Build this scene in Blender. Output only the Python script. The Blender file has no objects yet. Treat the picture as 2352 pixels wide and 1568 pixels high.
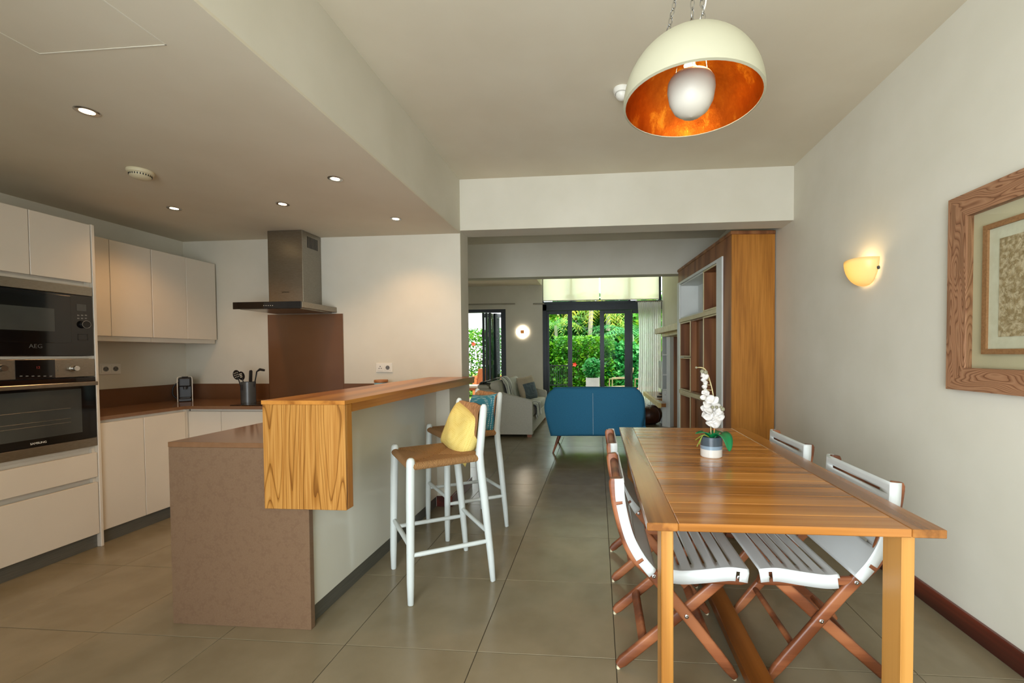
import bpy, bmesh, math, random
from mathutils import Vector, Matrix
R = math.radians
rnd = random.Random(7)
scene = bpy.context.scene
COL = scene.collection

# ------------------------------------------------------------------ camera
# solved from the 0.6 m floor tiles: x right, y into the room, z up, eye height 1.291
CAMH = 1.2909
def cam_axes(yaw, pit, rol):
    f = Vector((math.sin(yaw) * math.cos(pit), math.cos(yaw) * math.cos(pit), math.sin(pit)))
    r = Vector((math.cos(yaw), -math.sin(yaw), 0)); d = f.cross(r)
    c, s = math.cos(rol), math.sin(rol)
    return c * r + s * d, -s * r + c * d, f
cr, cd, cf = cam_axes(-.0833, -.0241, .0068)
cam = bpy.data.cameras.new('camera'); camo = bpy.data.objects.new('camera', cam); COL.objects.link(camo)
m = Matrix((cr, -cd, -cf)).transposed().to_4x4(); m.translation = (0, 0, CAMH); camo.matrix_world = m
cam.sensor_fit = 'HORIZONTAL'; cam.sensor_width = 36; cam.lens = 993.677 / 2352 * 36
cam.shift_x = -(1289.8145 - 1176) / 2352; cam.shift_y = (836.2477 - 784) / 2352
cam.clip_start = .02; cam.clip_end = 200
scene.camera = camo

# ------------------------------------------------------------------ world, sun, daylight
w = bpy.data.worlds.new('overcast_sky'); scene.world = w; w.use_nodes = True
bg = w.node_tree.nodes['Background']; bg.inputs[0].default_value = (.93, .97, 1, 1); bg.inputs[1].default_value = 5.0
def light(name, kind, loc, energy, color, rot=None, **kw):
    l = bpy.data.lights.new(name, kind); l.energy = energy; l.color = color
    for k, v in kw.items(): setattr(l, k, v)
    o = bpy.data.objects.new(name, l); COL.objects.link(o); o.location = loc
    if rot: o.rotation_euler = rot
    return o
light('sun', 'SUN', (0, 0, 20), 4.0, (1, .95, .85), (R(38), 0, R(12)), angle=R(3))
# added lamp standing in for daylight behind the viewer, inside the room, angled right
light('rear_daylight', 'AREA', (-.55, -1.2, 1.25), 99, (.84, .93, 1), (R(90), 0, R(-30)), shape='RECTANGLE', size=1.9, size_y=2.1, spread=R(140))
scene.view_settings.view_transform = 'Standard'; scene.view_settings.look = 'None'
scene.view_settings.gamma = 1; scene.view_settings.exposure = 0; scene.view_settings.use_curve_mapping = False
cy = scene.cycles
cy.use_denoising = True; cy.max_bounces = 8; cy.diffuse_bounces = 4; cy.glossy_bounces = 3; cy.transmission_bounces = 4
cy.transparent_max_bounces = 8; cy.use_adaptive_sampling = True; cy.adaptive_threshold = .02; cy.caustics_reflective = False; cy.caustics_refractive = False
cy.sample_clamp_indirect = 4; cy.blur_glossy = .5

# ------------------------------------------------------------------ materials
def lin(h):
    if isinstance(h, str):
        h = h.lstrip('#'); v = [int(h[i:i + 2], 16) / 255 for i in (0, 2, 4)]
        return tuple(c / 12.92 if c <= .04045 else ((c + .055) / 1.055) ** 2.4 for c in v) + (1,)
    return tuple(h) + (1,)
MATS = {}
def base(name, color='#808080', rough=.5, metal=0, spec=.5):
    mt = bpy.data.materials.new(name); mt.use_nodes = True; MATS[name] = mt
    b = mt.node_tree.nodes['Principled BSDF']
    b.inputs['Base Color'].default_value = lin(color); b.inputs['Roughness'].default_value = rough
    b.inputs['Metallic'].default_value = metal; b.inputs['Specular IOR Level'].default_value = spec
    mt.diffuse_color = lin(color)
    return mt, mt.node_tree.nodes, mt.node_tree.links, b
def coords(nt, L, scale=(1, 1, 1), rot=(0, 0, 0), vary=0):
    tc = nt.new('ShaderNodeTexCoord'); mp = nt.new('ShaderNodeMapping')
    mp.inputs['Scale'].default_value = scale; mp.inputs['Rotation'].default_value = rot
    L.new(tc.outputs['Object'], mp.inputs['Vector'])
    if vary:
        oi = nt.new('ShaderNodeObjectInfo'); vm = nt.new('ShaderNodeVectorMath'); vm.operation = 'SCALE'
        vm.inputs[0].default_value = (3.1, 7.3, 5.7); L.new(oi.outputs['Random'], vm.inputs['Scale'])
        mu = nt.new('ShaderNodeVectorMath'); mu.operation = 'SCALE'; mu.inputs['Scale'].default_value = vary
        L.new(vm.outputs[0], mu.inputs[0]); L.new(mu.outputs[0], mp.inputs['Location'])
    return mp
def ramp(nt, stops):
    r = nt.new('ShaderNodeValToRGB'); e = r.color_ramp.elements
    while len(e) < len(stops): e.new(.5)
    for el, (p, c) in zip(e, stops): el.position = p; el.color = lin(c)
    return r
def bump(nt, L, b, src, strength=.1, dist=.01):
    bp = nt.new('ShaderNodeBump'); bp.inputs['Strength'].default_value = strength; bp.inputs['Distance'].default_value = dist
    L.new(src, bp.inputs['Height']); L.new(bp.outputs[0], b.inputs['Normal'])
def noisy(name, c1, c2, scale=6, rough=.6, metal=0, bmp=.05, stretch=(1, 1, 1), detail=6, spec=.5, lo=.35, hi=.65, dist=.004, vary=0):
    mt, nt, L, b = base(name, c1, rough, metal, spec)
    mp = coords(nt, L, stretch, vary=vary); n = nt.new('ShaderNodeTexNoise'); n.inputs['Scale'].default_value = scale; n.inputs['Detail'].default_value = detail
    L.new(mp.outputs[0], n.inputs['Vector']); r = ramp(nt, [(lo, c1), (hi, c2)]); L.new(n.outputs['Fac'], r.inputs[0]); L.new(r.outputs[0], b.inputs['Base Color'])
    if bmp: bump(nt, L, b, n.outputs['Fac'], bmp, dist)
    return mt
def wood(name, light_c, mid_c, dark_c, axis='x', rough=.4, bands=2.4, dist=7, fine=60, spec=.5, wavy=.3, vary=1, coat=0, mid=14):
    """grain runs along AXIS: faint broad figure, mid streaks and fine stretched pores"""
    mt, nt, L, b = base(name, mid_c, rough, 0, spec)
    st = lambda k: {'x': (k, 1, 1), 'y': (1, k, 1), 'z': (1, 1, k)}[axis]
    mp = coords(nt, L, st(.12), vary=vary)
    wv = nt.new('ShaderNodeTexWave'); wv.wave_type = 'BANDS'; wv.bands_direction = 'DIAGONAL'
    wv.inputs['Scale'].default_value = bands; wv.inputs['Distortion'].default_value = dist; wv.inputs['Detail'].default_value = 3; wv.inputs['Detail Scale'].default_value = 1.2
    L.new(mp.outputs[0], wv.inputs['Vector'])
    def ns(stretch, sc, det):
        m_ = coords(nt, L, st(stretch), vary=vary); n = nt.new('ShaderNodeTexNoise'); n.inputs['Scale'].default_value = sc; n.inputs['Detail'].default_value = det
        L.new(m_.outputs[0], n.inputs['Vector']); return n
    n1, n2 = ns(.05, mid, 4), ns(.018, fine, 5)
    mx = nt.new('ShaderNodeMix'); mx.inputs[0].default_value = .45; L.new(n1.outputs['Fac'], mx.inputs[2]); L.new(n2.outputs['Fac'], mx.inputs[3])
    m2 = nt.new('ShaderNodeMix'); m2.inputs[0].default_value = wavy; L.new(mx.outputs[0], m2.inputs[2]); L.new(wv.outputs['Fac'], m2.inputs[3])
    r = ramp(nt, [(.36, dark_c), (.49, mid_c), (.64, light_c)]); L.new(m2.outputs[0], r.inputs[0]); L.new(r.outputs[0], b.inputs['Base Color'])
    bump(nt, L, b, n2.outputs['Fac'], .06, .003)
    if coat: b.inputs['Coat Weight'].default_value = coat; b.inputs['Coat Roughness'].default_value = .12
    return mt
def emis(name, color, strength):
    mt, nt, L, b = base(name, color, .4); b.inputs['Emission Color'].default_value = lin(color); b.inputs['Emission Strength'].default_value = strength
    return mt
def stripes(name, c1, c2, scale, axis='X', rough=.9, bmp=.5, dist=1, dist_m=.003):
    mt, nt, L, b = base(name, c1, rough); mp = coords(nt, L)
    wv = nt.new('ShaderNodeTexWave'); wv.bands_direction = axis; wv.inputs['Scale'].default_value = scale; wv.inputs['Distortion'].default_value = dist; wv.inputs['Detail'].default_value = 3
    wv.inputs['Detail Scale'].default_value = 3
    L.new(mp.outputs[0], wv.inputs['Vector']); r = ramp(nt, [(.15, c2), (.6, c1)]); L.new(wv.outputs['Fac'], r.inputs[0]); L.new(r.outputs[0], b.inputs['Base Color'])
    bump(nt, L, b, wv.outputs['Fac'], bmp, dist_m)
    return mt
def dotted(name, c1, c2, scale, rough=.9, thr=.25, stretch=(1, 1, 1)):
    mt, nt, L, b = base(name, c1, rough); mp = coords(nt, L, stretch)
    v = nt.new('ShaderNodeTexVoronoi'); v.inputs['Scale'].default_value = scale; v.inputs['Randomness'].default_value = .15
    L.new(mp.outputs[0], v.inputs['Vector']); r = ramp(nt, [(thr, c2), (thr + .12, c1)]); L.new(v.outputs['Distance'], r.inputs[0]); L.new(r.outputs[0], b.inputs['Base Color'])
    bump(nt, L, b, v.outputs['Distance'], .3, .002)
    return mt
def thin_glass(name, tint='#ffffff', ior=1.45, rough=0.0):
    mt = bpy.data.materials.new(name); mt.use_nodes = True; MATS[name] = mt; nt = mt.node_tree.nodes; L = mt.node_tree.links
    nt.clear(); o = nt.new('ShaderNodeOutputMaterial'); mx = nt.new('ShaderNodeMixShader'); t = nt.new('ShaderNodeBsdfTransparent'); g = nt.new('ShaderNodeBsdfGlossy')
    t.inputs[0].default_value = lin(tint); g.inputs['Roughness'].default_value = rough; f = nt.new('ShaderNodeFresnel'); ge = nt.new('ShaderNodeNewGeometry'); mi_ = nt.new('ShaderNodeMix'); mi_.inputs[2].default_value = ior; mi_.inputs[3].default_value = 1 / ior
    L.new(ge.outputs['Backfacing'], mi_.inputs[0]); L.new(mi_.outputs[0], f.inputs[0])
    L.new(f.outputs[0], mx.inputs[0]); L.new(t.outputs[0], mx.inputs[1]); L.new(g.outputs[0], mx.inputs[2]); L.new(mx.outputs[0], o.inputs[0])
    return mt
def sheer(name, color, trans=.5, clear=.0, rough=.9):
    """cloth that lets light through: diffuse + translucent (+ a little clear)"""
    mt = bpy.data.materials.new(name); mt.use_nodes = True; MATS[name] = mt; nt = mt.node_tree.nodes; L = mt.node_tree.links
    nt.clear(); o = nt.new('ShaderNodeOutputMaterial'); mx = nt.new('ShaderNodeMixShader'); d = nt.new('ShaderNodeBsdfDiffuse'); t = nt.new('ShaderNodeBsdfTranslucent')
    d.inputs[0].default_value = lin(color); t.inputs[0].default_value = lin(color); mx.inputs[0].default_value = trans
    L.new(d.outputs[0], mx.inputs[1]); L.new(t.outputs[0], mx.inputs[2])
    m2 = nt.new('ShaderNodeMixShader'); m2.inputs[0].default_value = clear; tr = nt.new('ShaderNodeBsdfTransparent')
    L.new(mx.outputs[0], m2.inputs[1]); L.new(tr.outputs[0], m2.inputs[2]); L.new(m2.outputs[0], o.inputs[0])
    return mt
def leafmat(name, c1, c2, c3):
    mt = bpy.data.materials.new(name); mt.use_nodes = True; MATS[name] = mt; nt = mt.node_tree.nodes; L = mt.node_tree.links
    b = nt['Principled BSDF']; b.inputs['Roughness'].default_value = .4
    n = nt.new('ShaderNodeTexNoise'); tc = nt.new('ShaderNodeTexCoord'); n.inputs['Scale'].default_value = 3.5; n.inputs['Detail'].default_value = 5
    L.new(tc.outputs['Object'], n.inputs['Vector']); r = ramp(nt, [(.3, c1), (.5, c2), (.7, c3)]); L.new(n.outputs['Fac'], r.inputs[0]); L.new(r.outputs[0], b.inputs['Base Color'])
    t = nt.new('ShaderNodeBsdfTranslucent'); L.new(r.outputs[0], t.inputs[0]); mx = nt.new('ShaderNodeMixShader'); mx.inputs[0].default_value = .35
    o = nt['Material Output']; L.new(b.outputs[0], mx.inputs[1]); L.new(t.outputs[0], mx.inputs[2]); L.new(mx.outputs[0], o.inputs[0])
    return mt

noisy('wall_paint', '#d9d4c4', '#d4cfbe', 3, .75, bmp=.03, spec=.25)
noisy('ceiling_paint', '#d8d0bb', '#d3cab4', 2, .85, bmp=.02, spec=.2)
noisy('tile', '#82765d', '#8c8067', 5, .24, bmp=.012, detail=8, dist=.002, vary=2)
noisy('grout', '#3f392d', '#4a4336', 20, .8)
noisy('lacquer', '#dcd3c3', '#d7cebe', 2, .28, bmp=0)
noisy('gloss_panel', '#e3e3d6', '#dfdfd1', 1, .1, bmp=0)
noisy('plinth_metal', '#6a6a64', '#77776f', 8, .35, .5, bmp=0, stretch=(1, 1, 30))
wood('baseboard_wood', '#6a2c1c', '#4f1e14', '#3a150f', 'y', .3, coat=.3)
def quartz():
    mt, nt, L, b = base('quartz', '#7a6250', .22)
    mp = coords(nt, L); v = nt.new('ShaderNodeTexVoronoi'); v.inputs['Scale'].default_value = 85
    L.new(mp.outputs[0], v.inputs['Vector'])
    r = ramp(nt, [(.0, '#c6b49d'), (.05, '#7c634d'), (.6, '#755c47')]); L.new(v.outputs['Distance'], r.inputs[0])
    n = nt.new('ShaderNodeTexNoise'); n.inputs['Scale'].default_value = 260; L.new(mp.outputs[0], n.inputs['Vector'])
    r2 = ramp(nt, [(.35, '#775e48'), (.65, '#7c634d')]); L.new(n.outputs['Fac'], r2.inputs[0])
    n2 = nt.new('ShaderNodeTexNoise'); n2.inputs['Scale'].default_value = 35; n2.inputs['Detail'].default_value = 1; L.new(mp.outputs[0], n2.inputs['Vector'])
    rm = ramp(nt, [(.52, '#000000'), (.60, '#ffffff')]); L.new(n2.outputs['Fac'], rm.inputs[0])
    mx = nt.new('ShaderNodeMix'); mx.data_type = 'RGBA'; L.new(rm.outputs[0], mx.inputs[0]); L.new(r2.outputs[0], mx.inputs[6]); L.new(r.outputs[0], mx.inputs[7])
    L.new(mx.outputs[2], b.inputs['Base Color'])
quartz()
noisy('brown_panel', '#6b4930', '#724f35', 2, .22, bmp=0)
noisy('brown_top', '#7a583c', '#815e42', 30, .12, bmp=0)
noisy('steel', '#a39c90', '#8f887d', 40, .3, .95, bmp=.03, stretch=(1, 1, 25))
noisy('chrome', '#c9c9c9', '#bcbcbc', 4, .16, 1, bmp=0)
noisy('black_glass', '#0b0b0c', '#0d0d0f', 2, .06, bmp=0)
noisy('black_plastic', '#141312', '#1b1918', 12, .4, bmp=0)
noisy('grey_glass', '#3a3c3a', '#454845', 3, .1, bmp=0)
noisy('dark_grey_metal', '#4a4b4a', '#535453', 10, .35, .3, bmp=0)
noisy('print_grey', '#6f6f6c', '#787874', 5, .5, bmp=0)
noisy('white_plastic', '#e6e3d8', '#e0ddd2', 5, .35, bmp=0)
noisy('cream_plastic', '#d9cfae', '#d2c8a6', 5, .45, bmp=0)
noisy('stool_paint', '#d3dad6', '#ccd3cf', 7, .4, bmp=.05)
noisy('chair_white', '#d3d7d4', '#ced2cf', 4, .33, bmp=0)
wood('oak', '#c4843a', '#b27430', '#94591f', 'y', .32, coat=.15)
def oak_face():
    mt, nt, L, b = base('oak_face', '#c08638', .34)
    mp = coords(nt, L, (1, 1, .11)); n = nt.new('ShaderNodeTexNoise'); n.inputs['Scale'].default_value = 7; n.inputs['Detail'].default_value = 1.6; n.inputs['Roughness'].default_value = .42
    L.new(mp.outputs[0], n.inputs['Vector'])
    mm = nt.new('ShaderNodeMath'); mm.operation = 'MULTIPLY'; mm.inputs[1].default_value = 15; L.new(n.outputs['Fac'], mm.inputs[0])
    fr = nt.new('ShaderNodeMath'); fr.operation = 'FRACT'; L.new(mm.outputs[0], fr.inputs[0])
    r = ramp(nt, [(0, '#7a4c1a'), (.05, '#8f5e24'), (.16, '#b98440'), (.85, '#c08c48'), (1, '#a5702e')]); L.new(fr.outputs[0], r.inputs[0])
    mp2 = coords(nt, L, (1, 1, .02)); n2 = nt.new('ShaderNodeTexNoise'); n2.inputs['Scale'].default_value = 170; L.new(mp2.outputs[0], n2.inputs['Vector'])
    r2 = ramp(nt, [(.35, '#d9c6a8'), (.6, '#ffffff')]); L.new(n2.outputs['Fac'], r2.inputs[0])
    mx = nt.new('ShaderNodeMix'); mx.data_type = 'RGBA'; mx.blend_type = 'MULTIPLY'; mx.inputs[0].default_value = .8
    L.new(r.outputs[0], mx.inputs[6]); L.new(r2.outputs[0], mx.inputs[7]); L.new(mx.outputs[2], b.inputs['Base Color'])
    bump(nt, L, b, fr.outputs[0], .05, .002)
oak_face()
wood('teak_table', '#c08240', '#ac6f31', '#8d5822', 'x', .22, coat=.3, wavy=.2)
wood('teak_board', '#ae7436', '#9a6228', '#7d4b1a', 'y', .24, coat=.3, wavy=.2)
wood('teak_leg', '#c58e48', '#b17a36', '#976226', 'z', .35)
wood('teak_dark', '#8a5220', '#774416', '#5f340f', 'y', .3)
wood('chair_teak', '#9a5f3a', '#834a2a', '#653519', 'x', .45)
wood('shelf_oak', '#b87a30', '#a96d26', '#955d1d', 'z', .42, wavy=.12, mid=70, fine=140)
wood('shelf_inner', '#98653a', '#895630', '#724423', 'z', .5)
noisy('shelf_white', '#e0e2dd', '#dadcd7', 4, .5, bmp=0)
noisy('shelf_cream', '#d6c69c', '#cfbe93', 10, .5, bmp=0)
noisy('mantel_stone', '#d8c07a', '#c7ab60', 12, .4, bmp=.05)
def frame_wood(name, axis):
    mt, nt, L, b = base(name, '#9b6e55', .6)
    s = {'y': (1, .2, 1), 'z': (1, 1, .2)}[axis]
    mp = coords(nt, L, s); n = nt.new('ShaderNodeTexNoise'); n.inputs['Scale'].default_value = 15; n.inputs['Detail'].default_value = 1.2; n.inputs['Roughness'].default_value = .4
    L.new(mp.outputs[0], n.inputs['Vector']); mm = nt.new('ShaderNodeMath'); mm.operation = 'MULTIPLY'; mm.inputs[1].default_value = 22; L.new(n.outputs['Fac'], mm.inputs[0])
    fr = nt.new('ShaderNodeMath'); fr.operation = 'FRACT'; L.new(mm.outputs[0], fr.inputs[0])
    r = ramp(nt, [(0, '#684227'), (.2, '#875c3f'), (.6, '#a27857'), (1, '#926647')]); L.new(fr.outputs[0], r.inputs[0]); L.new(r.outputs[0], b.inputs['Base Color'])
    bump(nt, L, b, fr.outputs[0], .25, .004)
frame_wood('frame_wood_upright', 'z'); frame_wood('frame_wood_rail', 'y')
noisy('inner_frame_wood', '#a2764f', '#8c623e', 120, .55, bmp=.15)
noisy('mat_board', '#c6bd9e', '#bfb697', 3, .9, bmp=0)
noisy('paper_pulp', '#cfcdb8', '#c6c3ac', 30, .95, bmp=.4)
noisy('straw_paper', '#c2b294', '#94805c', 60, .95, bmp=.8, lo=.4, hi=.6)
stripes('wicker_across', '#b98a54', '#5f3b1b', 48, 'Y', .8, .8, 1.5)
stripes('wicker_along', '#b98a54', '#5f3b1b', 48, 'X', .8, .8, 1.5)
noisy('wicker_back', '#bb8d60', '#8a5f3a', 80, .85, bmp=.8, stretch=(1, 1, .25))
dotted('yellow_fabric', '#e4cf78', '#d9bf60', 100, thr=.28)
dotted('teal_fabric', '#2f7f95', '#bcd3d4', 75, thr=.24)
noisy('pillow_back', '#70807e', '#62716f', 60, .9)
noisy('blue_fabric', '#256a8c', '#2b7498', 90, .85, bmp=.3, stretch=(1, 1, 3))
noisy('blue_seam', '#b9ccd2', '#a8bcc3', 60, .8)
noisy('sofa_linen', '#b9b5a5', '#c1bdad', 80, .9, bmp=.2)
dotted('grey_dot_fabric', '#59666c', '#8c999c', 90, thr=.22)
noisy('beige_linen', '#b5a58c', '#c0b097', 70, .9, bmp=.2)
def throw():
    mt, nt, L, b = base('striped_throw', '#d8d6cd', .95); mp = coords(nt, L)
    sx = nt.new('ShaderNodeSeparateXYZ'); L.new(mp.outputs[0], sx.inputs[0])
    mm = nt.new('ShaderNodeMath'); mm.operation = 'MULTIPLY'; mm.inputs[1].default_value = 3.1; L.new(sx.outputs['Y'], mm.inputs[0])
    fr = nt.new('ShaderNodeMath'); fr.operation = 'FRACT'; L.new(mm.outputs[0], fr.inputs[0])
    W, K = '#dcdad2', '#2c2f38'
    st = [(0, K), (.14, K), (.15, W), (.25, W), (.26, K), (.3, K), (.31, W), (.36, W), (.37, K), (.41, K), (.42, W), (.47, W), (.48, K), (.52, K), (.53, W), (1, W)]
    r = ramp(nt, st); r.color_ramp.interpolation = 'CONSTANT'; L.new(fr.outputs[0], r.inputs[0]); L.new(r.outputs[0], b.inputs['Base Color'])
throw()
noisy('leather', '#4a2412', '#3a1b0d', 12, .4, bmp=.1)
noisy('door_metal', '#1a2026', '#20272e', 6, .35, .2, bmp=0)
noisy('rod_metal', '#8f8a78', '#999482', 6, .4, .3, bmp=0)
thin_glass('pane_glass', '#f4fbf8', 1.12); thin_glass('picture_glass', '#fbfbf8', 1.3, .02); thin_glass('bottle_glass', '#8a8f7c', 1.5, .05)
sheer('curtain_cloth', '#f1f0ea', .6, .08); sheer('blind_cloth', '#f4ecd4', .7, .18)
sheer('frosted_plastic', '#d8dcd8', .4, .45)
noisy('shade_outside', '#b6b298', '#b0ac92', 2, .6, bmp=.02)
def gold():
    mt, nt, L, b = base('gold_leaf', '#b4601a', .34, .85); mp = coords(nt, L, (1, 1, .6))
    n = nt.new('ShaderNodeTexNoise'); n.inputs['Scale'].default_value = 12; n.inputs['Detail'].default_value = 8; n.inputs['Roughness'].default_value = .7; L.new(mp.outputs[0], n.inputs['Vector'])
    r = ramp(nt, [(.3, '#8e420a'), (.56, '#b06014'), (.66, '#d8962c'), (.75, '#8a7a30')]); L.new(n.outputs['Fac'], r.inputs[0]); L.new(r.outputs[0], b.inputs['Base Color'])
    bump(nt, L, b, n.outputs['Fac'], .35, .01)
gold()
noisy('diffuser_white', '#cbc5b6', '#c6c0b1', 3, .5, bmp=0)
emis('bulb_glow', '#ffcf8a', 60); emis('lamp_glow', '#ffe2b0', 25); emis('square_glow', '#fff0d8', 14)
def glow_glass():
    mt, nt, L, b = base('sconce_glass', '#efe2b4', .3); b.inputs['Emission Color'].default_value = lin('#ffdf8a'); b.inputs['Emission Strength'].default_value = .22
    b.inputs['Transmission Weight'].default_value = .0
    t = nt.new('ShaderNodeBsdfTranslucent'); t.inputs[0].default_value = lin('#f5dc98'); mx = nt.new('ShaderNodeMixShader'); mx.inputs[0].default_value = .5
    o = nt['Material Output']; L.new(b.outputs[0], mx.inputs[1]); L.new(t.outputs[0], mx.inputs[2]); L.new(mx.outputs[0], o.inputs[0])
glow_glass()
emis('display_red', '#7a2418', .25); emis('amber_glow', '#c9803a', .5); noisy('print_dark', '#4a4a48', '#525250', 5, .5, bmp=0)
noisy('pot_charcoal', '#47525a', '#4d585f', 8, .25, bmp=0); noisy('pot_blue', '#8499a8', '#8a9fae', 8, .25, bmp=0); noisy('pot_white', '#dfdcd4', '#dad7ce', 8, .25, bmp=0)
noisy('petal', '#d4d1cb', '#c2bcb4', 60, .6, bmp=.3); noisy('orchid_bud', '#8d8a70', '#79765e', 30, .6); noisy('orchid_stem', '#c0b284', '#aa9a6a', 20, .6)
noisy('bamboo', '#c98f55', '#bb8049', 20, .6); noisy('orchid_leaf', '#0f6b36', '#15804a', 6, .3, bmp=0); noisy('root_green', '#98a83a', '#7d8f2c', 20, .6)
noisy('jar_blue', '#8fb6bd', '#7fa8b0', 14, .5); noisy('lid_wood', '#b07645', '#9c6436', 30, .6, stretch=(1, 1, 8))
noisy('soil', '#2e2418', '#3a2e20', 30, .95)
# garden
leafmat('leaf_hedge', '#1f5a10', '#3f8a16', '#93c22a'); leafmat('leaf_dark', '#0f3a12', '#1d5a1c', '#3d7f28'); leafmat('leaf_palm', '#2f7a1c', '#5aa02a', '#b9c83a'); leafmat('leaf_fern', '#1c6a3a', '#3a9a4c', '#79c26a')
leafmat('leaf_yellow', '#6f8a1c', '#a9b32a', '#d8c83a')
noisy('bark', '#8c8672', '#a39d88', 20, .9, bmp=.5, stretch=(1, 1, 4)); noisy('lawn', '#6f9a2a', '#8bb53a', 40, .95, bmp=.5)
noisy('terrace_stone', '#a79a85', '#b3a691', 10, .7); noisy('straw', '#a8946c', '#8a7650', 20, .9, bmp=0); noisy('terracotta', '#c06a32', '#b25f2b', 8, .8); noisy('fence_metal', '#14181a', '#1a1f22', 8, .5)
noisy('stone_white', '#cfd3d2', '#c3c8c7', 6, .6); noisy('sling_beige', '#b79a6c', '#a98c5f', 40, .8); noisy('chair_tube', '#c9b48a', '#bda77d', 8, .4); noisy('flower_red', '#c81f14', '#e0341f', 10, .6)
noisy('rock', '#b8ab8c', '#8f8468', 14, .9, bmp=.5); noisy('cushion_cream', '#dcc9b4', '#d2bea8', 20, .9)
noisy('garden_wood', '#b5622c', '#a45524', 14, .6)
M = MATS

# ------------------------------------------------------------------ mesh helpers
class MB:
    def __init__(s): s.v = []; s.f = []; s.mi = []
    def add(s, vs, fs, mi=0):
        k = len(s.v); s.v += [tuple(v) for v in vs]; s.f += [tuple(i + k for i in f) for f in fs]; s.mi += [mi] * len(fs); return s
    def box(s, x0, x1, y0, y1, z0, z1, bev=0, mi=0, mat=None):
        if bev:
            b = bmesh.new(); bmesh.ops.create_cube(b, size=1)
            for v in b.verts: v.co = Vector(((x0 + x1) / 2 + v.co.x * (x1 - x0), (y0 + y1) / 2 + v.co.y * (y1 - y0), (z0 + z1) / 2 + v.co.z * (z1 - z0)))
            bmesh.ops.bevel(b, geom=b.edges[:], offset=min(bev, .45 * min(x1 - x0, y1 - y0, z1 - z0)), segments=1 if bev < .012 else 3, profile=.5, affect='EDGES')
            b.verts.index_update(); vs = [v.co.copy() for v in b.verts]; fs = [[v.index for v in f.verts] for f in b.faces]; b.free()
        else:
            vs = [Vector((x, y, z)) for z in (z0, z1) for y in (y0, y1) for x in (x0, x1)]
            fs = [(0, 2, 3, 1), (4, 5, 7, 6), (0, 1, 5, 4), (2, 6, 7, 3), (0, 4, 6, 2), (1, 3, 7, 5)]
        if mat is not None: vs = [mat @ Vector(v) for v in vs]
        return s.add(vs, fs, mi)
    def obox(s, c, size, rot=(0, 0, 0), bev=0, mi=0):
        from mathutils import Euler
        T = Matrix.Translation(c) @ Euler(rot).to_matrix().to_4x4(); a = [v / 2 for v in size]
        return s.box(-a[0], a[0], -a[1], a[1], -a[2], a[2], bev, mi, T)
    def sweep(s, pts, secs, up=None, cap=True, mi=0):
        """pts: path; secs: per point a list of (a,b) in the frame (side, up)"""
        pts = [Vector(p) for p in pts]; n = len(secs[0]); k = len(s.v); up0 = Vector(up) if up else None; last = None
        for i, p in enumerate(pts):
            d = (pts[min(i + 1, len(pts) - 1)] - pts[max(i - 1, 0)]).normalized()
            if up0 is None:
                u = last if last is not None else (Vector((0, 0, 1)) if abs(d.z) < .9 else Vector((1, 0, 0)))
            else: u = up0
            side = d.cross(u)
            if side.length < 1e-6: side = d.orthogonal()
            side.normalize(); u = side.cross(d).normalized(); last = u
            for a, b in secs[i]: s.v.append(tuple(p + side * a + u * b))
        for i in range(len(pts) - 1):
            for j in range(n):
                q = (j + 1) % n; s.f.append((k + i * n + j, k + i * n + q, k + (i + 1) * n + q, k + (i + 1) * n + j)); s.mi.append(mi)
        if cap:
            s.f.append(tuple(k + j for j in reversed(range(n)))); s.f.append(tuple(k + (len(pts) - 1) * n + j for j in range(n))); s.mi += [mi, mi]
        return s
    def tube(s, pts, r, n=10, r2=None, up=None, mi=0):
        rs = r if isinstance(r, (list, tuple)) else [r] * len(pts)
        r2s = (r2 if isinstance(r2, (list, tuple)) else [r2] * len(pts)) if r2 else rs
        return s.sweep(pts, [[(a * math.cos(2 * math.pi * j / n), b * math.sin(2 * math.pi * j / n)) for j in range(n)] for a, b in zip(rs, r2s)], up, True, mi)
    def rod(s, p, q, r, n=10, round_=True, mi=0):
        """a rod with softly rounded ends"""
        p, q = Vector(p), Vector(q); d = (q - p); L_ = d.length; d.normalize(); e = min(r * .6, L_ * .2)
        if not round_: return s.tube([p, q], r, n, mi=mi)
        return s.tube([p, p + d * e * .35, p + d * e, q - d * e, q - d * e * .35, q], [r * .55, r * .85, r, r, r * .85, r * .55], n, mi=mi)
    def lathe(s, prof, c=(0, 0, 0), n=24, mat=None, cap=True, mi=0):
        k = len(s.v); c = Vector(c)
        for r, z in prof:
            for j in range(n):
                a = 2 * math.pi * j / n; v = Vector((r * math.cos(a), r * math.sin(a), z))
                s.v.append(tuple((mat @ v) if mat is not None else v + c))
        for i in range(len(prof) - 1):
            for j in range(n):
                q = (j + 1) % n; s.f.append((k + i * n + j, k + i * n + q, k + (i + 1) * n + q, k + (i + 1) * n + j)); s.mi.append(mi)
        if cap:
            if prof[0][0] > 1e-5: s.f.append(tuple(k + j for j in reversed(range(n)))); s.mi.append(mi)
            if prof[-1][0] > 1e-5: s.f.append(tuple(k + (len(prof) - 1) * n + j for j in range(n))); s.mi.append(mi)
        return s
    def prism(s, poly, axis, a, b, mi=0):
        """poly in the two other axes (in xyz order), extruded from a to b along AXIS"""
        def P(p, t): return {'x': (t, p[0], p[1]), 'y': (p[0], t, p[1]), 'z': (p[0], p[1], t)}[axis]
        n = len(poly); vs = [P(p, a) for p in poly] + [P(p, b) for p in poly]
        fs = [tuple(range(n)), tuple(reversed(range(n, 2 * n)))] + [(i, i + n, (i + 1) % n + n, (i + 1) % n) for i in range(n)]
        return s.add(vs, fs, mi)
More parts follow.
